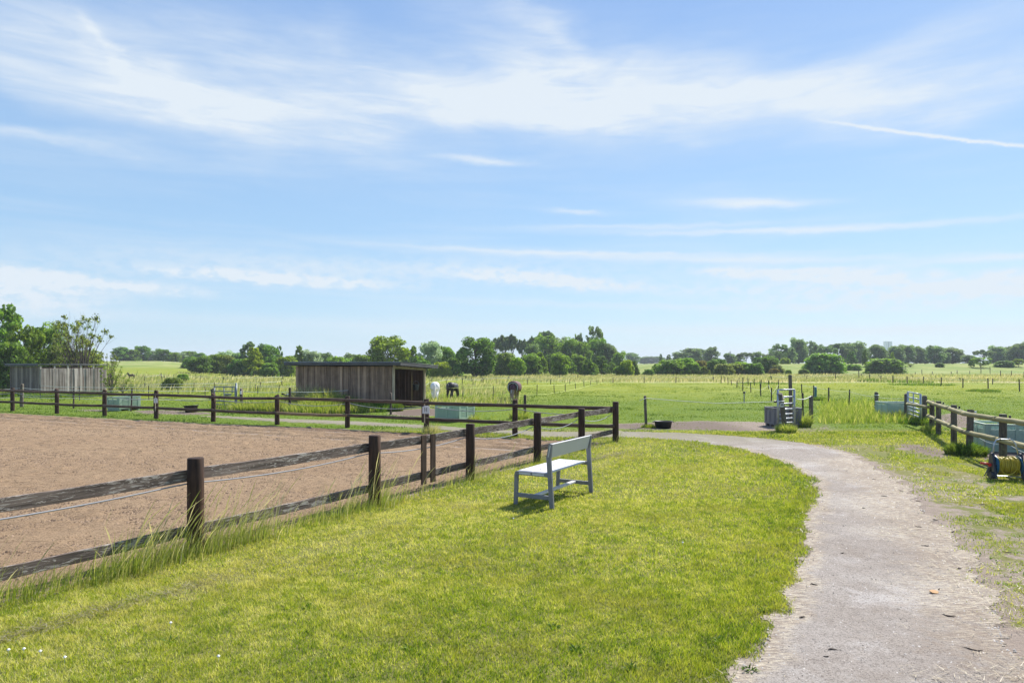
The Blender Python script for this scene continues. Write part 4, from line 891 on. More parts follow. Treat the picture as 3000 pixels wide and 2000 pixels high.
fpost(2655, 1153, 1226, .075, M_GPOST, 'hinge post on the left of the right-hand metal gate')
fpost(2709, 1160, 1240, .085, M_GPOST, 'closing post on the right of the right-hand metal gate')
fpost(2389, 1132, 1166, .08, M_TEAL, 'short teal pipe stub beside a black stake in the right paddock', 'pipe', name='water_pipe')
ws = fpost(2180, 1150, 1180, .028, M_STEELD, 'thin grey stake with a round black cap in the middle of the paddock', 'stake', name='marker_stake')
m = MB(); m.tube([(0, 0, .52), (0, 0, .58), (0, 0, .63)], [.05, .075, .04], 12); m.build('cap', M_BLACKPOST, ws); MB().box((-.04, -.06, .59), (.03, .02, .05)).build('reflector', M_WHITE, ws)
wp = fpost(680, 1131, 1158, .035, M_TEAL, 'small blue grey water pipe standing behind the small gate', 'pipe', name='water_pipe'); MB().box((0, 0, .6), (.2, .05, .06)).build('tap', M_TEAL, wp)
tr_ = thing('water_bowl', (*at(667, 41.5), .18), 'shallow grey water bowl seen through the small gate', 'bowl')
m = MB(); m.tube([(0, 0, -.18), (0, 0, .1), (0, 0, .16)], [.12, .2, .22], 14); m.build('bowl_body', M_STEELD, tr_)

# electric fence lines: each line is one thing made of stakes and tape
def eline(label, posts, tapes, mt=M_THINPOST, r=.03, tr=.009, tm=M_TAPE, zoff=0.0, group='electric paddock fences'):
    P3 = []
    for (px, top, base) in posts:
        D = min(F*HC/(base-HZ), 112); X_, Y_ = at(px, D)
        for _ in range(6):
            z0 = TZ(X_, Y_); D = min(F*(HC-z0)/(base-HZ), 150) if base > HZ+8 else 130; X_, Y_ = at(px, D)
        P3.append((X_, Y_, TZ(X_, Y_), (base-top)*D/F))
    o = (P3[0][0], P3[0][1], P3[0][2]); t = thing('electric_fence', o, label, 'fence', group=group)
    for i, (x, y, z, h) in enumerate(P3):
        ln = (random.uniform(-.04, .04), random.uniform(-.06, .06))
        link('stake', post_mesh(max(h, .5), r*random.uniform(.85, 1.15), 7, cham=r*.3, seed=i).mesh('stake'), mt, t, (x-o[0], y-o[1], z-o[2]), (ln[0], ln[1], i))
    for f in tapes:
        pts = []
        for a, b in zip(P3[:-1], P3[1:]):
            seg = hang((a[0], a[1]-r, a[2]+a[3]*f), (b[0], b[1]-r, b[2]+b[3]*f), .04, 4); pts += seg[:-1]
        pts.append(seg[-1]); line('tape', pts, tr, tm, parent=t, org=o)
    return t
eline('thin stake fence passing in front of the silver grey shed', [(-60, 1136, 1196), (64, 1130, 1192), (215.6, 1136, 1196), (384, 1136, 1204), (622, 1139, 1195)], (.9, .5), r=.035, tr=.011)
eline('stake fence crossing the left paddock from the silver shed to the small gate', [(118, 1126, 1168), (233, 1131, 1173), (436, 1129, 1171), (601, 1129, 1163), (755, 1130, 1161), (870, 1128, 1168)], (.93,), M_BLACKPOST, .022, .012)
eline('second stake fence across the left paddock behind the crate', [(310, 1124, 1152), (522, 1122, 1153), (628, 1121, 1150), (748, 1125, 1145), (817, 1127, 1150)], (.92,), r=.03, tr=.012)
eline('row of short stakes on the slope left of the bushes', [(423, 1121, 1141), (568, 1120, 1140), (763, 1118, 1138), (826, 1114, 1130)], (.9,), r=.035, tr=.012)
eline('weathered stakes near the brown pony on the slope', [(423, 1102, 1114), (473, 1093, 1112), (481, 1103, 1114), (588, 1102, 1112), (654, 1104, 1117), (829, 1101, 1112)], (.8,), r=.05, tr=.012)
eline('fence tape from the small gate post to the shelter wall', [(707, 1146, 1199), (849, 1148, 1206), (1020, 1143, 1200)], (1.0,), r=.02, tr=.012)
eline('stake fence with yellow tape behind the white and black ponies', [(1245, 1132, 1173), (1355, 1132, 1173), (1445, 1130, 1166), (1573, 1126, 1158), (1624, 1125, 1153), (1656, 1124, 1147), (1686, 1120, 1141), (1711, 1115, 1135), (1730, 1112, 1129), (1749, 1110, 1127), (1767, 1107, 1121), (1796, 1106, 1120)], (.93, .1), M_BLACKPOST, .026, .012, M_TAPEY)
eline('finer stake fence in the meadow above the ponies', [(1240, 1128, 1142), (1259, 1118, 1140), (1307, 1110, 1131), (1354, 1108, 1129), (1386, 1110, 1129), (1417, 1109, 1120), (1454, 1104, 1124), (1545, 1108, 1125), (1613, 1110, 1126), (1669, 1110, 1126)], (.9,), M_BLACKPOST, .032, .011)
eline('faint stakes along the far edge of the meadow left of centre', [(1265, 1111, 1119), (1382, 1107, 1117), (1412, 1104, 1119), (1490, 1104, 1114), (1550, 1103, 1113), (1582, 1103, 1112), (1640, 1102, 1112), (1693, 1098, 1113)], (.8,), r=.045, tr=.01)
eline('stakes beside the pale seeding band in the centre', [(1796, 1106, 1121), (1887, 1103, 1121), (1980, 1102, 1121), (2090, 1104, 1119)], (.9,), M_GPOST, .05, .01)
eline('black stake fence running up between the two right paddocks', [(2280, 1112, 1141), (2260, 1135, 1175), (2252, 1114, 1140), (2229, 1124, 1160), (2200, 1121, 1149), (2159, 1114, 1135), (2143, 1112, 1128), (2133, 1105, 1127), (2113, 1100, 1122), (2089, 1103, 1119)], (.5,), M_BLACKPOST, .036, .006)
eline('second run of dark stakes between the right paddocks', [(2229, 1112, 1136), (2210, 1109, 1129), (2192, 1107, 1128), (2176, 1105, 1145), (2165, 1105, 1120), (2122, 1101, 1118)], (.6,), M_BLACKPOST, .036, .006)
eline('black stakes with a thin cord from the teal pipe towards the right gate', [(2350, 1124, 1160), (2383, 1128, 1165), (2428, 1135, 1181), (2487, 1140, 1193), (2568, 1156, 1214), (2655, 1159, 1226)], (.88,), M_BLACKPOST, .036, .007)
eline('dark stakes along the far hay strip on the right', [(2260, 1101, 1117), (2364, 1099, 1117), (2448, 1095, 1115), (2517, 1085, 1114), (2548, 1096, 1116), (2580, 1099, 1119), (2616, 1099, 1121), (2658, 1101, 1124), (2705, 1102, 1124), (2757, 1105, 1130), (2821, 1107, 1136), (2895, 1108, 1138), (2987, 1110, 1147)], (.8,), M_BLACKPOST, .05, .008)
eline('small far stakes in front of the hay strip bushes', [(2256, 1101, 1112), (2358, 1096, 1107), (2442, 1095, 1106), (2523, 1094, 1106), (2575, 1096, 1106), (2674, 1100, 1112), (2740, 1102, 1113), (2813, 1106, 1118), (2908, 1108, 1126)], (.7,), r=.05, tr=.008)
eline('pale stakes along the top of the yellow field at the right', [(2681, 1079, 1089), (2701, 1072, 1089), (2731, 1077, 1089), (2787, 1078, 1088), (2804, 1082, 1094), (2841, 1076, 1086), (2874, 1078, 1099), (2901, 1074, 1100), (2931, 1085, 1104), (2962, 1086, 1105), (3000, 1088, 1108)], (.8,), M_GPOST, .06, .01)
# white ropes by the open gate and around the posts on the right
a = Vector((*at(2334, 24.0), zof(1168, 24.0))); b = Vector((*at(2376, 24.7), zof(1160, 24.7)))
line('rope', hang(a, b, .06), .012, M_WHITE, 'pair of slack white ropes between the open gate and the thick dark post', 'rope')
c = Vector((*at(2288, 23.3), zof(1169, 23.3)))
line('rope', hang(c, (c.x+.45, c.y+.3, c.z+.12), .01, 4), .012, M_WHITE, 'short white rope end behind the leaning gate post', 'rope')
line('corner_cord', hang((*at(1804, 19.3), .9), (*at(1893, 23.4), zof(1166, 23.4)), .0, 4)[-2:]+[(*at(1990, 23.2), zof(1174, 23.2)), (*at(2100, 23.2), zof(1181, 23.2)), (*at(2276, 22.9), zof(1176, 22.9))], .009, M_TAPE, 'pale cord stretched across the paddock from the leaning grey post to the open gate', 'cord')
for zz in (1157, 1190):
    x, y = at(2568, 29.1); z = zof(zz, 29.1)
    line('tape_band', [(x+.09*math.cos(k*math.pi/6), y+.09*math.sin(k*math.pi/6), z) for k in range(13)], .014, M_WHITE, '%s white tape band around the thick post beside the far right crate' % ('upper' if zz < 1170 else 'lower'), 'band')
# latch strap and number plate on the leaning gate post
sp = thing('gate_strap', (*at(2286, 21.86), zof(1176, 21.86)), 'white strap with a black grip tied round the leaning gate post', 'strap')
MB().tube([(-.13, 0, 0), (.14, 0, .02)], .014, 6).build('strap_band', M_WHITE, sp); MB().tube([(-.2, 0, 0), (-.12, 0, 0)], .035, 8).build('grip', M_BLACKPOST, sp)
npx, npy = at(2291, 21.88)
np_ = thing('number_plate', (npx, npy, zof(1186, 21.88)), 'small white plate with a dark rounded mark on the leaning gate post', 'sign')
MB().box((0, 0, 0), (.105, .01, .13)).build('plate', M_WHITE, np_, bevel=.004)
MB().tube([(-.022, -.008, -.035), (-.022, -.008, .02), (-.015, -.008, .035), (.015, -.008, .035), (.022, -.008, .02), (.022, -.008, -.035)], .009, 6).build('mark', M_INK, np_)
MB().tube([(-.022, -.008, 0), (.022, -.008, 0)], .008, 6).build('mark', M_INK, np_)
ip = thing('insulator', (*at(707, 32.25), zof(1150, 32.25)), 'white insulator block on the stout grey post beside the small gate', 'insulator'); MB().box((-.03, 0, 0), (.07, .05, .15)).build('insulator_body', M_WHITE, ip, bevel=.01)
for px, py, k in ((833, 1155, 0), ):
    bx = thing('spring_grip', (*at(px, 31.0), zof(py, 31.0)), 'black spring handle hanging on the fence tape by the lone dark post', 'handle')
    MB().tube([(-.12, 0, .03), (0, 0, 0), (.1, 0, -.06)], [.045, .03, .04], 8).build('grip', M_BLACKPOST, bx, sm=True)
    MB().tube([(.12, 0, 0), (.2, 0, .02)], .03, 8).build('end_cap', M_WHITE, bx)

# ------------------------------------------------------------------ hose reel cart
hr = thing('hose_reel_cart', (9.34, 12.9, 0), 'wheeled hose reel with yellow hose, blue drum and red crank by the round-rail fence', 'hose reel', rz=-.22)
hw = .235
for s in (-1, 1):
    x = s*hw
    m = MB(); m.prism([(-.17, .03), (-.07, .03), (.0, .27), (.13, .03), (.2, .04), (.07, .46), (.03, .5), (-.02, .5), (-.06, .44)], .045, (x, 0, 0), (0, 1, 0), (0, 0, 1), (1, 0, 0)); m.build('side_frame', M_DARKPL, hr, bevel=.006)
    m = MB(); m.tube([(x+s*.025, -.1, .075), (x+s*.075, -.1, .075)], .078, 20); o = m.build('wheel', M_TUB, hr); MB().tube([(x+s*.076, -.1, .075), (x+s*.08, -.1, .075)], .04, 14).build('hub', M_DARKPL, o)
    m = MB(); m.tube([(x-s*.045, .0, .27), (x-s*.03, .0, .27)], .185, 32); o = m.build('reel_flange', M_BLUE, hr)
    m = MB()
    for k in range(6):
        a = k*math.pi/3; m.box((x-s*.026, .1*math.cos(a), .27+.1*math.sin(a)), (.008, .035, .035), rx=a)
    m.build('flange_window', M_DARKPL, o)
MB().tube([(-hw+.04, 0, .27), (hw-.04, 0, .27)], .07, 16).build('drum_core', M_BLUE, hr)
m = MB(); pts = []; n = 300; layers = 2
for i in range(n):
    f = i/n; a = f*2*math.pi*17; lay = 0 if f < .5 else 1; g = (f*2) % 1; x = (-1+2*g)*(hw-.07)*(1 if lay == 0 else -1); r = .1+.03*lay+.012*math.sin(i*.7)
    pts.append((x, r*math.cos(a), .27+r*math.sin(a)))
m.tube(pts, .0135, 6)
for k in range(11):
    xx = -hw+.075+k*.032; rr = .152+.008*math.sin(k*2.3)
    m.tube([(xx+.008*math.sin(j), rr*math.cos(j*math.pi/10), .265+rr*math.sin(j*math.pi/10)) for j in range(20)], .0145, 7, closed=True)
m.tube([(-hw+.06+.29*(.5-.5*math.cos(j*math.pi/12)), -.17-.02*math.sin(j*math.pi/12), .29+.17*math.sin(j*math.pi/12)) for j in range(24)], .012, 7, closed=True)
m.tube([(hw-.07, -.12, .2), (hw-.06, -.14, .12), (hw-.09, -.12, .1), (.02, -.1, .09)], .012, 6)
m.build('hose', M_YEL, hr, sm=True)
MB().tube([(-hw+.02, .02, .46), (-hw+.06, .06, .68), (-hw+.1, .075, .735), (-hw+.17, .08, .75), (hw-.17, .08, .75), (hw-.1, .075, .735), (hw-.06, .06, .68), (hw-.02, .02, .46)], .0125, 10).build('handle', M_STEEL, hr, sm=True)
for xx in (-.07, .09): MB().tube([(xx-.012, .08, .75), (xx+.012, .08, .75)], .0165, 8).build('handle_clip', M_BLACKPOST, hr)
MB().tube([(-hw, .16, .04), (hw, .16, .04)], .01, 8).build('foot_bar', M_STEEL, hr); MB().tube([(-hw, -.1, .075), (hw, -.1, .075)], .009, 8).build('axle', M_STEEL, hr)
MB().tube([(-hw-.02, .05, .26), (-hw-.055, .19, .03)], .009, 6).build('stand_leg', M_STEELD, hr)
m = MB(); m.tube([(-hw-.02, 0, .27), (-hw-.06, 0, .27)], .035, 14); m.tube([(-hw-.05, 0, .275), (-hw-.1, -.01, .295), (-hw-.2, -.01, .3)], [.024, .02, .018], 10); m.build('crank', M_RED, hr, sm=True)
MB().tube([(hw+.03, 0, .27), (hw+.1, 0, .26)], .02, 10).build('hose_connector', M_RED, hr)

# ------------------------------------------------------------------ horses
def skin(name, verts, edges, radii, mt, parent, sub=2, root=0):
    me = bpy.data.meshes.new(name); me.from_pydata(verts, edges, []); o = link(name, me, mt, parent)
    o.modifiers.new('skin', 'SKIN').use_smooth_shade = True
    me.skin_vertices[0].data.foreach_set('radius', np.array([(r, r) if not isinstance(r, tuple) else r for r in radii], np.float32).ravel())
    me.skin_vertices[0].data[root].use_root = True
    s = o.modifiers.new('sub', 'SUBSURF'); s.levels = s.render_levels = sub; return o
def horse(loc, rz, s, mt, mane, label, graze=True, headcol=None, blanket=None, short=1.0, thin=1.0, socks=None, face=None):
    t = thing('horse', loc, label, 'horse', rz, 'horses in the paddocks'); t.scale = (s, s, s)
    V = []; E = []; R = []
    def chain(pts, start=None):
        prev = start
        for p, r in pts:
            V.append(p); R.append(r); i = len(V)-1
            if prev is not None: E.append((prev, i))
            prev = i
        return prev
    chain([((-.62, 0, .84), .14), ((-.47, 0, .82), .23), ((-.2, 0, .76), .255), ((.08, 0, .75), .26), ((.34, 0, .78), .235), ((.5, 0, .8), .19)])
    if graze: chain([((.68, 0, .68), .135), ((.84, 0, .47), .105), ((.93, 0, .31), .095), ((.97, 0, .2), .085), ((.95, 0, .09), .058), ((.93, 0, .045), .05)], 5)
    else: chain([((.66, 0, .98), .13), ((.8, 0, 1.13), .1), ((.88, 0, 1.2), .09), ((.97, 0, 1.12), .08), ((1.06, 0, .99), .055), ((1.1, 0, .95), .05)], 5)
    off = [(.0, .0), (.05, -.07)]
    for k, sy in enumerate((-1, 1)):
        dx = (-.1, .12)[k]
        chain([((-.5, sy*.11, .66), (.15)), ((-.43+dx*.3, sy*.13, .52), .09), ((-.6+dx*.7, sy*.12, .34), .05), ((-.56+dx*.9, sy*.12, .12), .036), ((-.54+dx, sy*.12, .07), .042), ((-.51+dx, sy*.12, .02), .05)], 1)
        dx = (.1, -.08)[k]
        chain([((.36, sy*.13, .6), .11), ((.37+dx*.3, sy*.13, .47), .07), ((.38+dx*.7, sy*.125, .29), .05), ((.37+dx*.9, sy*.12, .11), .034), ((.38+dx, sy*.12, .06), .04), ((.41+dx, sy*.12, .02), .048)], 4)
    skin('body', V, E, R, mt, t, 2, 2)
    m = skin('tail', [(-.74, 0, .93), (-.82, 0, .84), (-.85, .01, .6), (-.84, .02, .35), (-.82, .03, .16)], [(0, 1), (1, 2), (2, 3), (3, 4)], [.04, .05, .065, .07, .02], mane, t, 1)
    if graze: skin('mane', [(.4, 0, 1.0), (.62, 0, .86), (.8, -.03, .62), (.92, -.03, .44)], [(0, 1), (1, 2), (2, 3)], [.025, .05, .055, .04], mane, t, 1)
    else: skin('mane', [(.42, 0, 1.02), (.55, 0, 1.12), (.7, 0, 1.24), (.85, 0, 1.3)], [(0, 1), (1, 2), (2, 3)], [.025, .045, .05, .03], mane, t, 1)
    hz_, hx_ = (.34, .9) if graze else (1.28, .86)
    m = MB()
    for sy in (-1, 1): m.tube([(hx_+(.0 if graze else 0), sy*.045, hz_+.04), (hx_+(.03 if graze else 0), sy*.06, hz_+.14)], [.03, .004], 6)
    m.build('ears', mt, t)
    m = MB()
    for (x, y) in ((-.61, -.12), (-.39, .12), (.51, -.12), (.33, .12)): m.tube([(x, y, 0), (x-.01, y, .05)], [.056, .045], 10)
    m.build('hooves', socks or M_BLACKPOST, t)
    if blanket:
        m = MB(); n = 20; L = 13; vs = []; fs = []
        for i in range(L):
            x = -.74+i*(1.36/(L-1)); c = .8-.02*math.sin(i*.5); wr = .30-.05*max(0, abs(i-6)-4)*.6; top = .265 if 0 < i < L-1 else .2
            for k in range(n):
                a = -.62+(math.pi+1.24)*k/(n-1); yy = wr*math.cos(a)*(1.0 if math.sin(a) > 0 else 1.05); zz = c+(top if math.sin(a) > 0 else .42)*math.sin(a); vs.append((x, yy, zz+.006*math.sin(i*2+k)))
        for i in range(L-1):
            for k in range(n-1): fs.append((i*n+k, i*n+k+1, (i+1)*n+k+1, (i+1)*n+k))
        m.add(vs, fs); o = m.build('blanket', blanket, t, sm=True); q = o.modifiers.new('thick', 'SOLIDIFY'); q.thickness = .02; q.offset = 1
        m = MB(); m.tube([vs[(L-1)*n+k] for k in range(n)], .014, 5); m.tube([vs[i*n] for i in range(L)], .012, 5); m.tube([vs[i*n+n-1] for i in range(L)], .012, 5); m.build('blanket_edging', M_WHITE, o, sm=True)
        skin('neck_cover', [(.5, 0, .86), (.66, 0, .74), (.8, 0, .58)], [(0, 1), (1, 2)], [.22, .165, .15], blanket, t, 2)
    if face: skin('face_blaze', [(.99, 0, .3), (1.01, 0, .2), (.985, 0, .1)], [(0, 1), (1, 2)], [.03, .034, .036], face, t, 1)
    return t
M_HW = simple('white_coat', (.86, .84, .8), .7, .08, scale=5); M_HWT = simple('white_hair', (.8, .77, .72), .8, .1)
M_HB = simple('black_coat', (.016, .013, .012), .5, .3, scale=4); M_HT = simple('tan_coat', (.24, .16, .1), .65, .2); M_HBR = simple('brown_coat', (.05, .024, .014), .6, .3)
M_BLK = simple('burgundy_blanket', (.075, .02, .032), .75, .2); M_HGREY = simple('pale_socks', (.5, .47, .42), .7, .1)
horse((*at(1275, 39.6), 0), math.radians(94), 1.08, M_HW, M_HWT, 'white pony grazing with its rump to the viewer beside the open shelter', socks=M_HGREY)
horse((*at(1326, 40.6), 0), math.radians(76), 1.04, M_HB, M_HB, 'black pony grazing in the tall grass right of the white pony', socks=M_HB)
horse((*at(1507, 39.0), 0), math.radians(262), 1.08, M_HT, M_HGREY, 'grazing horse in a burgundy blanket facing the viewer', blanket=M_BLK, face=M_HWT, socks=M_HGREY)
bx, by = at(384, 86); horse((bx, by, TZ(bx, by)-.05), math.radians(168), .62, M_HBR, M_HB, 'dark brown pony standing on the grassy slope right of the silver shed', graze=False, socks=M_HB)

# ------------------------------------------------------------------ trees
def tree_proto(kind, seed):
    """unit tree: height 1, width about 1, returns trunk mesh and crown mesh"""
    R = np.random.default_rng(seed); clumps = []
    if kind == 'round':
        for k in range(120):
            a = R.uniform(0, 6.283); zz = R.uniform(.1, .93); e = math.sqrt(max(.05, 1-((zz-.52)/.47)**2))*R.uniform(.85, 1.1); q = e*.4*math.sqrt(R.uniform(.1, 1))
            clumps.append((q*math.cos(a), q*math.sin(a), zz*R.uniform(.93, 1.05), R.choice([.065, .085, .11, .14])))
        nl, lsz, z0 = 11500, .029, .12
    elif kind == 'airy':
        for k in range(60):
            a = R.uniform(0, 6.283); zz = R.uniform(.3, .95); e = math.sqrt(max(.04, 1-((zz-.62)/.4)**2)); q = e*.42*math.sqrt(R.uniform(.15, 1))
            clumps.append((q*math.cos(a), q*math.sin(a), zz, R.uniform(.05, .095)))
        nl, lsz, z0 = 7000, .026, .3
    elif kind == 'umbrella':
        for k in range(34):
            a = R.uniform(0, 6.283); q = .43*math.sqrt(R.uniform(.02, 1)); zz = .9-.5*q*q/.18*.35-R.uniform(0, .3)*R.uniform(0, 1)
            clumps.append((q*math.cos(a), q*math.sin(a), zz, R.uniform(.06, .1)))
        nl, lsz, z0 = 6500, .029, .45
    elif kind == 'bush':
        for k in range(150):
            a = R.uniform(0, 6.283); zz = R.uniform(.02, .86); e = max(.05, 1-(zz/.95)**2.8)**.5; q = e*.42*math.sqrt(R.uniform(.3, 1))
            clumps.append((q*math.cos(a), q*math.sin(a), zz, R.uniform(.07, .12)))
        nl, lsz, z0 = 12000, .033, .0
    elif kind == 'column':
        for k in range(70):
            a = R.uniform(0, 6.283); zz = R.uniform(.1, .96); e = (1-zz)**.55+.12; q = e*.4*math.sqrt(R.uniform(.2, 1))
            clumps.append((q*math.cos(a), q*math.sin(a), zz, R.uniform(.07, .12)*(1.1-.5*zz)))
        nl, lsz, z0 = 8000, .032, .05
    elif kind == 'sparse':
        for k in range(60):
            a = R.uniform(0, 6.283); zz = R.uniform(.2, .97); q = (.1+.42*(zz**.5))*math.sqrt(R.uniform(.05, 1))*(1.25-.45*zz)
            clumps.append((q*math.cos(a), q*math.sin(a), zz, R.uniform(.04, .07)))
        nl, lsz, z0 = 3200, .0165, .1
    C = np.array(clumps); w_ = C[:, 3]**2; pick = R.choice(len(C), nl, p=w_/w_.sum()); d = R.normal(0, 1, (nl, 3)); d /= np.linalg.norm(d, axis=1)[:, None]
    rr = C[pick, 3]*np.cbrt(R.uniform(.25, 1, nl)) if kind != 'sparse' else C[pick, 3]*R.uniform(0, 1, nl)
    P = C[pick, :3]+d*rr[:, None]*(1, 1, 1.25 if kind == 'bush' else .85); k = P[:, 2] > .0; P = P[k]; d = d[k]; nl = len(P); pick = pick[k]
    # leaf quads, roughly facing outwards from their clump with scatter
    nrm = d*.7+R.normal(0, .6, (nl, 3)); nrm /= np.linalg.norm(nrm, axis=1)[:, None]
    t1 = np.cross(nrm, R.normal(0, 1, (nl, 3))); t1 /= np.linalg.norm(t1, axis=1)[:, None]; t2 = np.cross(nrm, t1)
    s1 = (lsz*R.uniform(.5, 1.15, nl))[:, None]; s2 = s1*R.uniform(.45, .8, nl)[:, None]
    Vv = np.stack([P-t1*s1, P-t2*s2, P+t1*s1, P+t2*s2], 1); me = mesh_np('crown', Vv.reshape(-1, 3), np.arange(nl*4).reshape(-1, 4), 4)
    crn = R.uniform(0, 1, len(C)); fattr(me, 'rnd', np.repeat(np.clip(crn[pick]*.35+R.uniform(0, .65, nl), 0, 1), 4))
    m = MB(); tr = {'round': .03, 'airy': .02, 'umbrella': .017, 'bush': .012, 'column': .016, 'sparse': .013}[kind]
    top = {'round': .75, 'airy': .82, 'umbrella': .82, 'bush': .4, 'column': .85, 'sparse': .7}[kind]
    rp = random.Random(seed); tp = [(0, 0, -.03)]; stems = 1 if kind in ('round', 'umbrella', 'column', 'airy') else 5
    if stems == 1:
        x = y = 0
        for k in range(1, 7): x += rp.uniform(-.02, .02); y += rp.uniform(-.02, .02); tp.append((x, y, top*k/6))
        m.tube(tp, [tr*(1-.13*k) for k in range(7)], 7)
    else:
        for s in range(stems):
            a = s*6.283/stems; m.tube([(0.01*math.cos(a), .01*math.sin(a), -.02), (.07*math.cos(a), .07*math.sin(a), top*.4), (.13*math.cos(a+.3), .13*math.sin(a+.3), top)], [tr*.8, tr*.6, tr*.3], 5)
    sel = R.permutation(len(C))[:34 if kind != 'sparse' else 60]
    for j in sel:
        cx, cy, cz, cr = C[j]; f = min(.95, max(.1, (cz-.25)/top)) if stems == 1 else .35; i = min(5, int(f*6)) if stems == 1 else 0
        b = Vector(tp[i]) if stems == 1 else Vector((cx*.25, cy*.25, cz*.3)); e = Vector((cx, cy, cz)); md = b.lerp(e, .5)+Vector((0, 0, .03))
        m.tube([b, md, e], [tr*.38, tr*.24, tr*.08], 4, caps=False)
        if kind == 'sparse':
            for q in range(3): e2 = e+Vector((rp.uniform(-.08, .08), rp.uniform(-.08, .08), rp.uniform(-.02, .1))); m.tube([md.lerp(e, .5), e2], [tr*.14, tr*.05], 3, caps=False)
    return m.mesh('trunk', True), me
PROTO = {}
def proto(kind, v):
    if (kind, v) not in PROTO:
        PROTO[kind, v] = tree_proto(kind, hash_(kind)+v*17)
        for me in PROTO[kind, v]: me.materials.append(M_BARK)
    return PROTO[kind, v]
def hash_(s): return sum(ord(c)*(i+1) for i, c in enumerate(s))
TN = [0]
def plant(px, wpx, top, base, D, kind, tone, label, group=None, name=None):
    X_, Y_ = at(px, D); z0 = TZ(X_, Y_); zb = min(z0, zof(base, D)); w_ = wpx/F*D; h = zof(top, D)-z0; TN[0] += 1; v = TN[0] % 3
    tm, cm = proto(kind, v); bush = kind == 'bush'
    t = thing(name or ('bush' if bush else 'tree'), (X_, Y_, z0), label, 'bush' if bush else 'tree', rz=(TN[0]*2.4) % 6.28, group=group)
    wx = w_/.98
    for nm, me, mt in (('stems' if bush else 'trunk', tm, M_BARK), ('crown', cm, LM[tone])):
        o = bpy.data.objects.new(nm, me); COL.objects.link(o); o.parent = t; o.scale = (wx, wx, h); o.material_slots[0].link = 'OBJECT'; o.material_slots[0].material = mt
        if nm != 'trunk': pass
    return t
T = plant
# left edge
T(-30, 200, 888, 1130, 58, 'airy', 'mid', 'tall bright tree cut by the left edge of the view')
T(75, 110, 950, 1130, 56, 'airy', 'mid', 'lighter leafy tree just behind the left end of the silver shed')
T(132, 130, 953, 1130, 66, 'round', 'mid', 'full green tree behind the middle of the silver shed')
T(30, 130, 1000, 1135, 54, 'bush', 'dark', 'dark bush beside the left wall of the silver shed')
T(178, 100, 1005, 1130, 62, 'bush', 'olive', 'olive bush behind the silver shed under the thin tree')
T(240, 185, 922, 1120, 56, 'sparse', 'olive', 'thin branchy tree with few leaves above the silver shed')
T(215, 130, 940, 1120, 58, 'sparse', 'olive', 'second thin tree tangled with the branchy one above the silver shed')
T(250, 130, 1022, 1120, 60, 'bush', 'olive', 'low olive thicket at the foot of the thin trees')
T(318, 80, 1030, 1120, 64, 'sparse', 'olive', 'spindly shrub at the right end of the silver shed roof')
T(325, 66, 1068, 1146, 48, 'sparse', 'bright', 'small light bush against the right corner of the silver shed')
T(360, 70, 1105, 1148, 50, 'sparse', 'bright', 'wispy weeds right of the silver shed corner')
T(505, 66, 1104, 1138, 56, 'bush', 'olive', 'low olive bush on the slope below the pony')
T(535, 40, 1094, 1112, 78, 'bush', 'mid', 'small green bush on the slope right of the olive one')
hg = 'hedge trees on the left skyline'
for i, (px, wd, top, tn) in enumerate([(352, 46, 1016, 'dark'), (385, 50, 1022, 'mid'), (417, 46, 1014, 'dark'), (447, 44, 1026, 'silver'), (478, 48, 1022, 'dark'), (508, 40, 1030, 'mid'), (530, 46, 1032, 'silver'), (555, 52, 1027, 'mid'), (584, 40, 1034, 'dark'), (607, 46, 1040, 'mid')]):
    T(px, wd*1.25, top, 1060, 205+3*(i % 4), 'bush' if i % 2 else 'round', tn, 'low tree in the unbroken hedge on the left skyline', hg)
T(584, 82, 1044, 1102, 112, 'round', 'dark', 'dark rounded tree at the left end of the central tree belt')
T(640, 88, 1036, 1102, 118, 'bush', 'mid', 'green bush second from the left in the central belt')
T(672, 60, 1040, 1102, 112, 'round', 'olive', 'brownish olive tree left of the bright yellow one')
T(655, 70, 1028, 1102, 130, 'round', 'silver', 'pale willow peeping over the brownish olive tree')
T(705, 80, 1048, 1102, 110, 'bush', 'dark', 'dark bush at the foot of the bright yellow tree')
T(728, 84, 1001, 1100, 122, 'column', 'blue', 'tall grey green willow behind the bright yellow tree')
T(742, 78, 1016, 1102, 109, 'column', 'yellow', 'brightest yellow green tree left of the open shelter')
T(782, 84, 1010, 1100, 120, 'round', 'dark', 'dark green tree right of the bright yellow tree')
T(818, 38, 1013, 1100, 124, 'column', 'blue', 'slim pointed tree near the left end of the shelter roof')
T(836, 84, 1042, 1102, 112, 'bush', 'bright', 'bright bush touching the left end of the shelter')
T(790, 60, 1060, 1102, 108, 'bush', 'mid', 'low green bush below the dark tree left of the shelter')
T(878, 54, 1012, 1100, 122, 'column', 'mid', 'pointed tree rising over the left part of the shelter roof')
T(915, 74, 1026, 1100, 122, 'round', 'silver', 'pale feathery tree over the shelter roof')
T(952, 64, 1034, 1100, 140, 'round', 'blue', 'small dark dome tree over the middle of the shelter roof')
T(985, 84, 1042, 1100, 124, 'bush', 'bright', 'bright low tree over the middle of the shelter roof')
T(1027, 50, 1035, 1100, 170, 'round', 'blue', 'bluish round tree left of the big bright tree')
T(1062, 76, 1036, 1100, 124, 'bush', 'mid', 'green bush at the left foot of the big bright tree')
T(1140, 146, 984, 1106, 104, 'round', 'bright', 'big bright rounded tree over the right end of the shelter')
T(1212, 52, 1012, 1100, 128, 'column', 'mid', 'narrow green tree right of the big bright tree')
T(1258, 90, 1002, 1102, 120, 'round', 'silver', 'silvery willow above the white pony')
T(1228, 50, 1040, 1102, 112, 'bush', 'mid', 'green bush at the right end of the shelter')
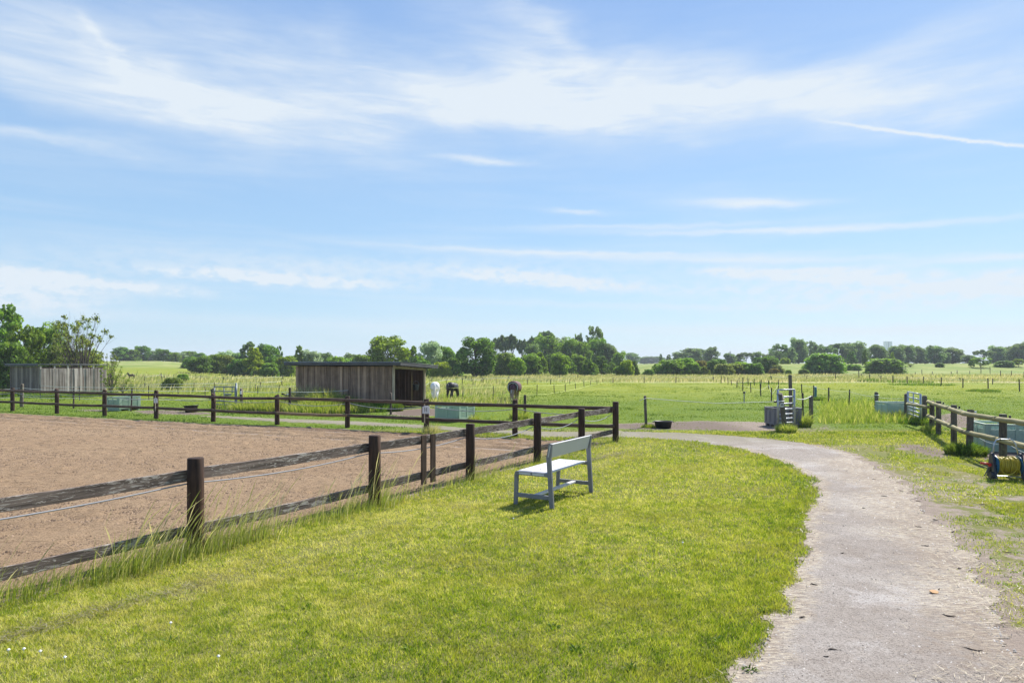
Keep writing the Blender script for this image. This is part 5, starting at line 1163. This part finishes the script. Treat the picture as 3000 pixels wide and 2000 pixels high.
T(1240, 60, 1052, 1104, 104, 'bush', 'dark', 'dark shrub below the silvery willow')
T(1290, 40, 1012, 1100, 128, 'column', 'bright', 'slim bright tree right of the silvery willow')
T(1313, 60, 1016, 1102, 122, 'round', 'mid', 'mid green tree left of the big dark round tree')
T(1330, 60, 1046, 1104, 110, 'bush', 'dark', 'dark shrub at the left foot of the big dark round tree')
T(1292, 76, 1058, 1105, 100, 'bush', 'yellow', 'bright yellowish bush above the black pony')
T(1395, 142, 989, 1103, 104, 'round', 'dark', 'biggest dark green round tree standing in the centre of the belt')
T(1480, 82, 1030, 1103, 110, 'bush', 'olive', 'soft olive willow bush right of the biggest round tree')
ug = 'tall flat-topped trees behind the centre'
for px, wd, top in ((1452, 44, 982), (1478, 60, 976), (1500, 48, 972), (1530, 46, 986), (1558, 30, 979)):
    T(px, wd, top, 1060, 175, 'umbrella', 'blue', 'slender flat-topped tree in the group right of the biggest round tree', ug)
T(1600, 84, 962, 1060, 180, 'umbrella', 'blue', 'tall spreading tree crowning the left of the central wood')
T(1596, 90, 984, 1070, 160, 'round', 'mid', 'dense tree under the spreading one in the central wood')
T(1640, 76, 988, 1070, 165, 'round', 'silver', 'pale green dense tree in the middle of the central wood')
T(1672, 80, 992, 1070, 160, 'round', 'mid', 'dense green tree right of the pale one in the central wood')
T(1692, 40, 974, 1060, 170, 'airy', 'blue', 'thin topped tree rising from the middle of the central wood')
T(1708, 64, 1000, 1070, 155, 'round', 'mid', 'leafy tree below the gap in the central wood')
T(1742, 62, 955, 1060, 172, 'airy', 'mid', 'highest airy tree at the right of the central wood')
T(1748, 80, 992, 1070, 165, 'round', 'mid', 'dense tree below the highest airy tree')
T(1785, 70, 1006, 1070, 165, 'round', 'blue', 'rounded tree at the right shoulder of the central wood')
T(1814, 56, 1030, 1075, 155, 'round', 'mid', 'lower tree at the right end of the central wood')
T(1560, 60, 1008, 1075, 150, 'round', 'blue', 'shaded tree between the flat-topped group and the spreading tree')
lg = 'small trees along the foot of the central wood'
for i, (px, wd, top, tn, kd) in enumerate([(1515, 50, 1046, 'bright', 'round'), (1550, 66, 1036, 'mid', 'round'), (1582, 52, 1030, 'bright', 'column'), (1610, 60, 1038, 'dark', 'column'), (1640, 62, 1034, 'mid', 'round'), (1566, 60, 1058, 'dark', 'column'), (1668, 52, 1052, 'dark', 'column'), (1697, 54, 1038, 'mid', 'round'), (1724, 50, 1052, 'dark', 'column'), (1738, 40, 1062, 'bright', 'column'), (1762, 58, 1042, 'dark', 'column'), (1790, 40, 1060, 'mid', 'column'), (1835, 44, 1052, 'yellow', 'bush')]):
    T(px, wd*1.12, top, 1100, 108+(i % 4)*6, kd, tn, 'young tree in the mixed row at the foot of the central wood', lg)
T(1824, 62, 1070, 1103, 108, 'bush', 'mid', 'low bush right of the central wood foot')
T(1856, 44, 1056, 1103, 110, 'column', 'dark', 'small dark tree left of the bare grassy mound')
T(1853, 52, 1033, 1072, 330, 'round', 'blue', 'distant hazy round tree left of the grassy mound')
for px in (1888, 1912, 1935): T(px, 42, 1044, 1070, 520, 'round', 'blue', 'very distant bluish tree on the horizon over the grassy mound', 'distant bluish trees over the mound')
T(1936, 16, 1036, 1070, 240, 'column', 'dark', 'small pointed tree left of the two round bushes')
T(1960, 24, 1038, 1072, 230, 'column', 'mid', 'stubby pointed tree above the round bush')
T(1966, 108, 1052, 1102, 118, 'bush', 'mid', 'broad round bush in the centre right of the field edge')
T(1900, 40, 1080, 1105, 112, 'bush', 'mid', 'tiny bush on the grassy mound')
T(2010, 70, 1046, 1104, 124, 'bush', 'mid', 'green bush right of the broad round bush')
T(2022, 84, 1020, 1066, 250, 'round', 'blue', 'hazy domed trees behind the right bushes')
for _p, _w, _t, _l in ((1990, 54, 1031, 'left of the domed trees'), (2052, 56, 1023, 'between the two tallest domes'), (2160, 54, 1040, 'right of the aerial mast'), (2246, 46, 1037, 'behind the pair of dark trees'), (2270, 54, 1029, 'at the left end of the right skyline row')): T(_p, _w, _t, 1066, 262, 'round', 'blue', 'distant blue green tree '+_l)
T(2085, 50, 1016, 1066, 235, 'round', 'blue', 'tallest hazy tree behind the right bushes')
T(2053, 50, 1054, 1104, 126, 'bush', 'rust', 'reddish bush between the right-hand green bushes')
T(2030, 60, 1060, 1106, 116, 'bush', 'mid', 'low green bush in front of the reddish bush')
T(2100, 78, 1050, 1104, 126, 'bush', 'dark', 'dark green bush right of the reddish bush')
T(2064, 42, 1072, 1104, 114, 'column', 'olive', 'small olive shrub in front of the reddish bush')
T(2120, 70, 1064, 1105, 114, 'bush', 'olive', 'olive shrub where the dark stake fences meet')
T(2138, 46, 1034, 1066, 240, 'round', 'blue', 'bluish tree with a thin aerial mast beside it')
T(2158, 76, 1064, 1103, 118, 'bush', 'olive', 'third low olive shrub from the dark bush')
T(2188, 66, 1062, 1103, 118, 'bush', 'mid', 'fourth low shrub from the dark bush')
T(2185, 60, 1030, 1066, 235, 'umbrella', 'blue', 'hazy flat-topped tree left of the dark pair')
T(2216, 40, 1030, 1066, 240, 'round', 'blue', 'hazy round tree right of the flat-topped one')
T(2212, 58, 1062, 1103, 116, 'bush', 'dark', 'dark low shrub under the pair of dark trees')
T(2220, 36, 1046, 1080, 150, 'round', 'dark', 'left one of the pair of dark trees on the grassy bank')
T(2252, 60, 1043, 1100, 132, 'round', 'dark', 'right one of the pair of dark trees on the grassy bank')
T(2268, 34, 1078, 1100, 124, 'bush', 'rust', 'small brownish shrub at the foot of the grassy bank')
T(2300, 32, 1048, 1070, 178, 'bush', 'yellow', 'small round yellow green bush on top of the bank')
T(2310, 22, 1082, 1098, 128, 'bush', 'bright', 'tiny light shrub below the bank')
fg = 'tall hazy trees on the right skyline'
for i, (px, wd, top, kd) in enumerate([(2286, 60, 1006, 'airy'), (2312, 44, 1018, 'round'), (2339, 56, 991, 'round'), (2368, 54, 998, 'airy'), (2396, 44, 1009, 'round'), (2425, 50, 1010, 'umbrella'), (2454, 62, 1001, 'umbrella'), (2484, 50, 1004, 'round'), (2508, 60, 1002, 'round'), (2540, 50, 1016, 'airy'), (2572, 56, 1009, 'round'),
        (2624, 56, 1011, 'round'), (2655, 54, 1011, 'round'), (2684, 54, 1014, 'round'), (2710, 44, 1024, 'round'), (2739, 56, 1013, 'round'), (2766, 36, 1032, 'round'), (2790, 60, 1018, 'round')]):
    T(px, wd*1.15, top, 1068, 205+(i % 5)*9, kd, 'blue', 'tall hazy tree in the skyline row between the grassy bank and the right-hand gap', fg)
fg2 = 'hazy trees right of the skyline gap'
for i, (px, wd, top, kd) in enumerate([(2838, 44, 1040, 'round'), (2884, 56, 1022, 'umbrella'), (2922, 54, 1013, 'round'), (2950, 48, 1016, 'round'), (2982, 58, 1006, 'round'), (3020, 60, 1002, 'round'), (3062, 60, 1006, 'round')]):
    T(px, wd*1.12, top, 1068, 215+(i % 4)*9, kd, 'blue', 'hazy tree in the group rising to the right edge of the view', fg2)
bg_ = 'low trees filling the back of the belt left of centre'
for i, (px, wd, top, tn) in enumerate([(565, 70, 1044, 'mid'), (612, 76, 1040, 'dark'), (690, 70, 1030, 'blue'), (765, 70, 1034, 'mid'), (808, 70, 1038, 'dark'), (858, 76, 1040, 'mid'), (898, 70, 1036, 'bright'), (935, 76, 1042, 'mid'), (968, 70, 1044, 'dark'), (1008, 76, 1046, 'mid'), (1045, 70, 1044, 'bright'), (1090, 76, 1040, 'mid'), (1185, 70, 1036, 'dark'), (1345, 66, 1040, 'mid'), (1440, 70, 1036, 'mid'), (1466, 60, 1050, 'bright')]):
    T(px, wd, top, 1100, 134+(i % 3)*5, 'bush', tn, 'low tree filling the back of the green belt between the slope and the central wood', bg_)
bg2 = 'scrub filling the belt right of the grassy mound'
for i, (px, wd, top, tn) in enumerate([(1935, 60, 1062, 'mid'), (2000, 70, 1048, 'mid'), (2075, 64, 1058, 'olive'), (2140, 70, 1062, 'mid'), (2172, 60, 1058, 'bright'), (2236, 60, 1060, 'mid'), (2275, 50, 1068, 'olive')]):
    T(px, wd, top, 1100, 130+(i % 3)*5, 'bush', tn, 'scrubby bush in the belt between the grassy mound and the largest round bush', bg2)
T(2416, 128, 1032, 1097, 136, 'bush', 'mid', 'largest round dark green bush on the field edge')
T(2355, 34, 1080, 1097, 132, 'bush', 'mid', 'small bush at the left foot of the largest round bush')
T(2592, 126, 1048, 1096, 138, 'bush', 'mid', 'second big round bush with bright top right of the largest one')
T(2494, 38, 1028, 1072, 172, 'column', 'dark', 'thin young tree between the two big round bushes')
T(2534, 24, 1023, 1082, 160, 'column', 'dark', 'narrow dark young tree left of the second big bush')
T(2500, 54, 1066, 1092, 150, 'bush', 'bright', 'light shrub between the two big round bushes')
T(2615, 16, 1030, 1062, 165, 'column', 'yellow', 'small yellow green treetop behind the second big bush')
T(2753, 28, 1062, 1087, 158, 'bush', 'dark', 'lone dark bush in the yellowish field')
T(2667, 34, 1062, 1090, 158, 'sparse', 'bright', 'wispy sapling right of the second big bush')
T(2874, 58, 1045, 1088, 156, 'airy', 'bright', 'light airy young tree right of the lone dark bush')
T(2846, 20, 1050, 1084, 158, 'column', 'mid', 'small slim tree beside the light airy one')
T(2942, 60, 1056, 1084, 158, 'bush', 'dark', 'dark bush near the right edge above the yellow field')
T(2984, 36, 1050, 1084, 158, 'airy', 'bright', 'bright young tree close to the right edge')
# weeds and tufts
ins = M_LUSH
x, y = R_POST[3][0]-.25, R_POST[3][1]-.25
tuft('weed_clump', x, y, .42, 1400, .42, .03, ins, 'bushy dark green weeds around a leaning post of the round-rail fence')
x, y = at(2303, 21.6); tuft('grass_tuft', x, y, .3, 700, .42, .018, M_TALLG, 'bright tuft of grass at the foot of the leaning gate post')
x, y = at(2345, 23.6); tuft('weed_clump', x, y, .34, 600, .75, .022, M_TALLG, 'tall thin weeds right of the open metal gate')
x, y = at(2678, 24.8); tuft('weed_clump', x, y, .5, 700, .36, .022, ins, 'green weeds under the right-hand metal gate')
x, y = at(2706, 24.3); tuft('weed_clump', x, y, .4, 600, .4, .022, ins, 'leafy weeds at the closing post of the right-hand gate')
x, y = at(2728, 22.0); tuft('grass_tuft', x, y, .3, 400, .35, .016, M_TALLG, 'tall grass at the first post of the round-rail fence')
x, y = at(2640, 27.4); tuft('grass_tuft', x, y, .5, 500, .4, .016, M_TALLG, 'rough grass between the far right crate and its gate post')
x, y = at(1900, 23.3); tuft('grass_tuft', x, y, .26, 300, .2, .016, M_FIELDG, 'grass tuft at the foot of the leaning grey post')
x, y = at(1255, 21.6); tuft('grass_tuft', x+.1, y, .28, 350, .45, .012, M_SEED, 'dry pale grass tuft at the foot of the H marker post')
x, y = at(1375, 26.2); tuft('grass_tuft', x, y, .4, 450, .42, .016, M_TALLG, 'tall grass against the right side of the louvred crate')
x, y = at(1522, 27.0); tuft('weed_clump', x, y, .4, 500, .55, .018, M_TALLG, 'tall grass around the dark post near the blanketed horse')
x, y = at(232, 35.0); tuft('weed_clump', x, y, .4, 400, .4, .02, M_TALLG, 'reddish weed patch in front of the silver shed')
for i, (px, D, r, n, h, mt, lb) in enumerate([(900, 33.2, 1.0, 1500, .95, M_SEED, 'tall pale reeds against the left part of the shelter wall'), (955, 31.8, 1.1, 1900, .8, M_TALLG, 'leafy yellow green weeds against the middle of the shelter wall'),
        (1015, 31.6, .9, 1500, .6, ins, 'dark green nettles against the shelter wall'), (1085, 31.4, 1.1, 1600, .4, ins, 'low dark weeds along the right part of the shelter wall'), (1052, 30.6, .8, 1100, .38, M_TALLG, 'bright grass in front of the shelter wall'),
        (1158, 31.3, .35, 500, .4, ins, 'leafy weeds at the shelter corner post'), (930, 30.4, 1.4, 2000, .5, M_TALLG, 'broad patch of rough grass between lone post and shelter'), (745, 31.5, 1.1, 1500, .45, M_TALLG, 'rough grass right of the small gate'), (800, 31.2, 1.1, 1500, .48, M_TALLG, 'rough grass left of the lone dark post')]):
    x, y = at(px, D); tuft('weed_patch', x, y, r, int(n*1.4), h*1.45, .034, mt, lb, lean=(.1, .55))
for i, (px, D, r, h, lb) in enumerate([(140, 44, 1.3, .45, 'dark nettles at the near corner of the silver shed'), (215, 44.5, 1.3, .5, 'dark nettles along the silver shed wall'), (285, 46, 1.2, .5, 'dark nettles at the far end of the silver shed wall'), (60, 45, 1.5, .5, 'nettles at the left end of the silver shed')]):
    x, y = at(px, D); tuft('nettle_patch', x, y, r, 1100, h, .035, ins, lb)
for i, (px, py, r, h) in enumerate([(2640, 1119, 3.2, .5), (2580, 1114, 1.4, .5), (2880, 1147, 1.1, .32), (2700, 1128, 3, .35), (2240, 1124, 3, .3), (2400, 1172, .45, .3), (2545, 1118, 1.2, .6), (2448, 1112, 1.6, .6)]):
    x, y = G(px, py); tuft('nettle_patch', x, y, r, 700, h, .05, ins, 'low dark weed patch dotted over the right paddock', group='weed patches in the right paddock')
# small debris: bark bits and dung on the path, leaf rosettes in the lawn
M_DEB = simple('dark_debris', (.05, .035, .025), .9, .4)
for i, (px, py, L) in enumerate([(2440, 1908, .045), (2384, 1715, .035), (2850, 1905, .07), (2780, 1805, .06), (2750, 1728, .025), (2350, 1812, .03), (2530, 1490, .03), (2740, 1525, .04), (2690, 1545, .045), (2420, 1926, .025), (2468, 1622, .03), (2810, 1668, .03), (2690, 1470, .05), (2640, 1440, .04), (2590, 1455, .05), (2710, 1600, .05), (2560, 1405, .04), (2790, 1560, .06), (2880, 1480, .08), (2905, 1530, .06), (2840, 1450, .05), (2950, 1620, .05), (2480, 1380, .03)]):
    x, y = G(px, py); m = MB(); R = random.Random(i); p = [(-L*.9+L*1.8*k/5, .5*L*math.sin(k*.7+i), .008+R.uniform(0, .006)) for k in range(6)]
    m.tube(p, [.001, .004, .006, .005, .004, .001], 5)
    o = m.build('bark_scrap', M_DEB, None, (x, y, .004), (0, 0, R.uniform(-.5, .3))); tag(o, 'small dark scrap of bark lying on the gravel path', 'scrap', 'bark scraps on the path')
x, y = G(2736, 1738); m = MB(); m.prism([(-.05, -.02), (0, -.035), (.05, -.015), (.055, .02), (.01, .03), (-.04, .02)], .006, (0, 0, 0), (1, 0, 0), (0, 1, 0), (0, 0, 1))
tag(m.build('dry_leaf', simple('dry_leaf_brown', (.4, .22, .09), .8, .3), None, (x, y, .02), (.25, .1, .4)), 'curled orange brown leaf on the gravel path', 'leaf')
for i, (px, py) in enumerate([(1350, 1665), (2290, 1600), (2240, 1790), (1620, 1840), (2200, 1965), (1690, 1905), (1980, 1750), (2110, 1880), (1850, 1960), (900, 1780), (500, 1880), (1200, 1900)]):
    x, y = G(px, py); tuft('leaf_rosette', x, y, .05, 26, .07, .02, M_LUSH if i > 1 else M_FIELDG, 'broad leaved weed rosette in the mown lawn', group='weed rosettes in the lawn', lean=(.7, 1.3))
for i, (px, py) in enumerate([(70, 1918), (118, 1925), (25, 1921), (190, 1943), (1504, 1528), (500, 1840), (2000, 1600), (640, 1940)]):
    x, y = G(px, py); m = MB(); m.tube([(0, 0, 0), (0, 0, .045)], .0015, 4); m.tube([(0, 0, .04), (0, 0, .05), (0, 0, .058)], [.006, .013, .005], 8)
    tag(m.build('clover_flower', M_WHITE, None, (x, y, 0)), 'small white clover flower in the lawn', 'flower', 'white clover flowers in the lawn')
# far towers and mast on the right skyline
tx, ty = at(2601, 700); tw = thing('distant_tower', (tx, ty, 0), 'pale twin tower block far away on the right skyline', 'tower')
M_TOW = simple('tower_white', (.88, .88, .88), .6, .03)
MB().box((-1.9, 0, 12), (3.0, 4, 24.5)).build('tower_block', M_TOW, tw); MB().box((1.9, 0, 12), (3.2, 4, 24.3)).build('tower_block', M_TOW, tw); MB().box((-.05, 0, 12), (.6, 3, 24.2)).build('joint', M_FASCIA, tw)
x, y = at(2589, 260); tag(link('chimney', MB().tube([(0, 0, 0), (0, 0, 7.5)], .8, 10).mesh('chimney'), M_STEELD, None, (x, y, 0)), 'dark narrow chimney in front of the pale twin tower', 'chimney')
x, y = at(2139, 238); tag(link('aerial_mast', MB().tube([(0, 0, 0), (0, 0, 6.3)], .12, 6).tube([(-.5, 0, 5.9), (.5, 0, 5.9)], .08, 5).mesh('aerial_mast'), M_STEELD, None, (x, y, 0)), 'thin aerial mast over a bluish tree', 'mast')

# ------------------------------------------------------------------ haze
hm, t, out = mat('haze_air'); v = t.new('ShaderNodeVolumePrincipled'); v.inputs['Color'].default_value = (.86, .92, 1, 1); v.inputs['Density'].default_value = .00042; v.inputs['Anisotropy'].default_value = 0
t.l.new(v.outputs[0], out.inputs[1])
hb = MB().box((0, 2600, 12.5), (5800, 7400, 28)).build('haze', hm, None); tag(hb, 'thin summer haze over the fields', kind='stuff')
SC.cycles.volume_bounces = 0
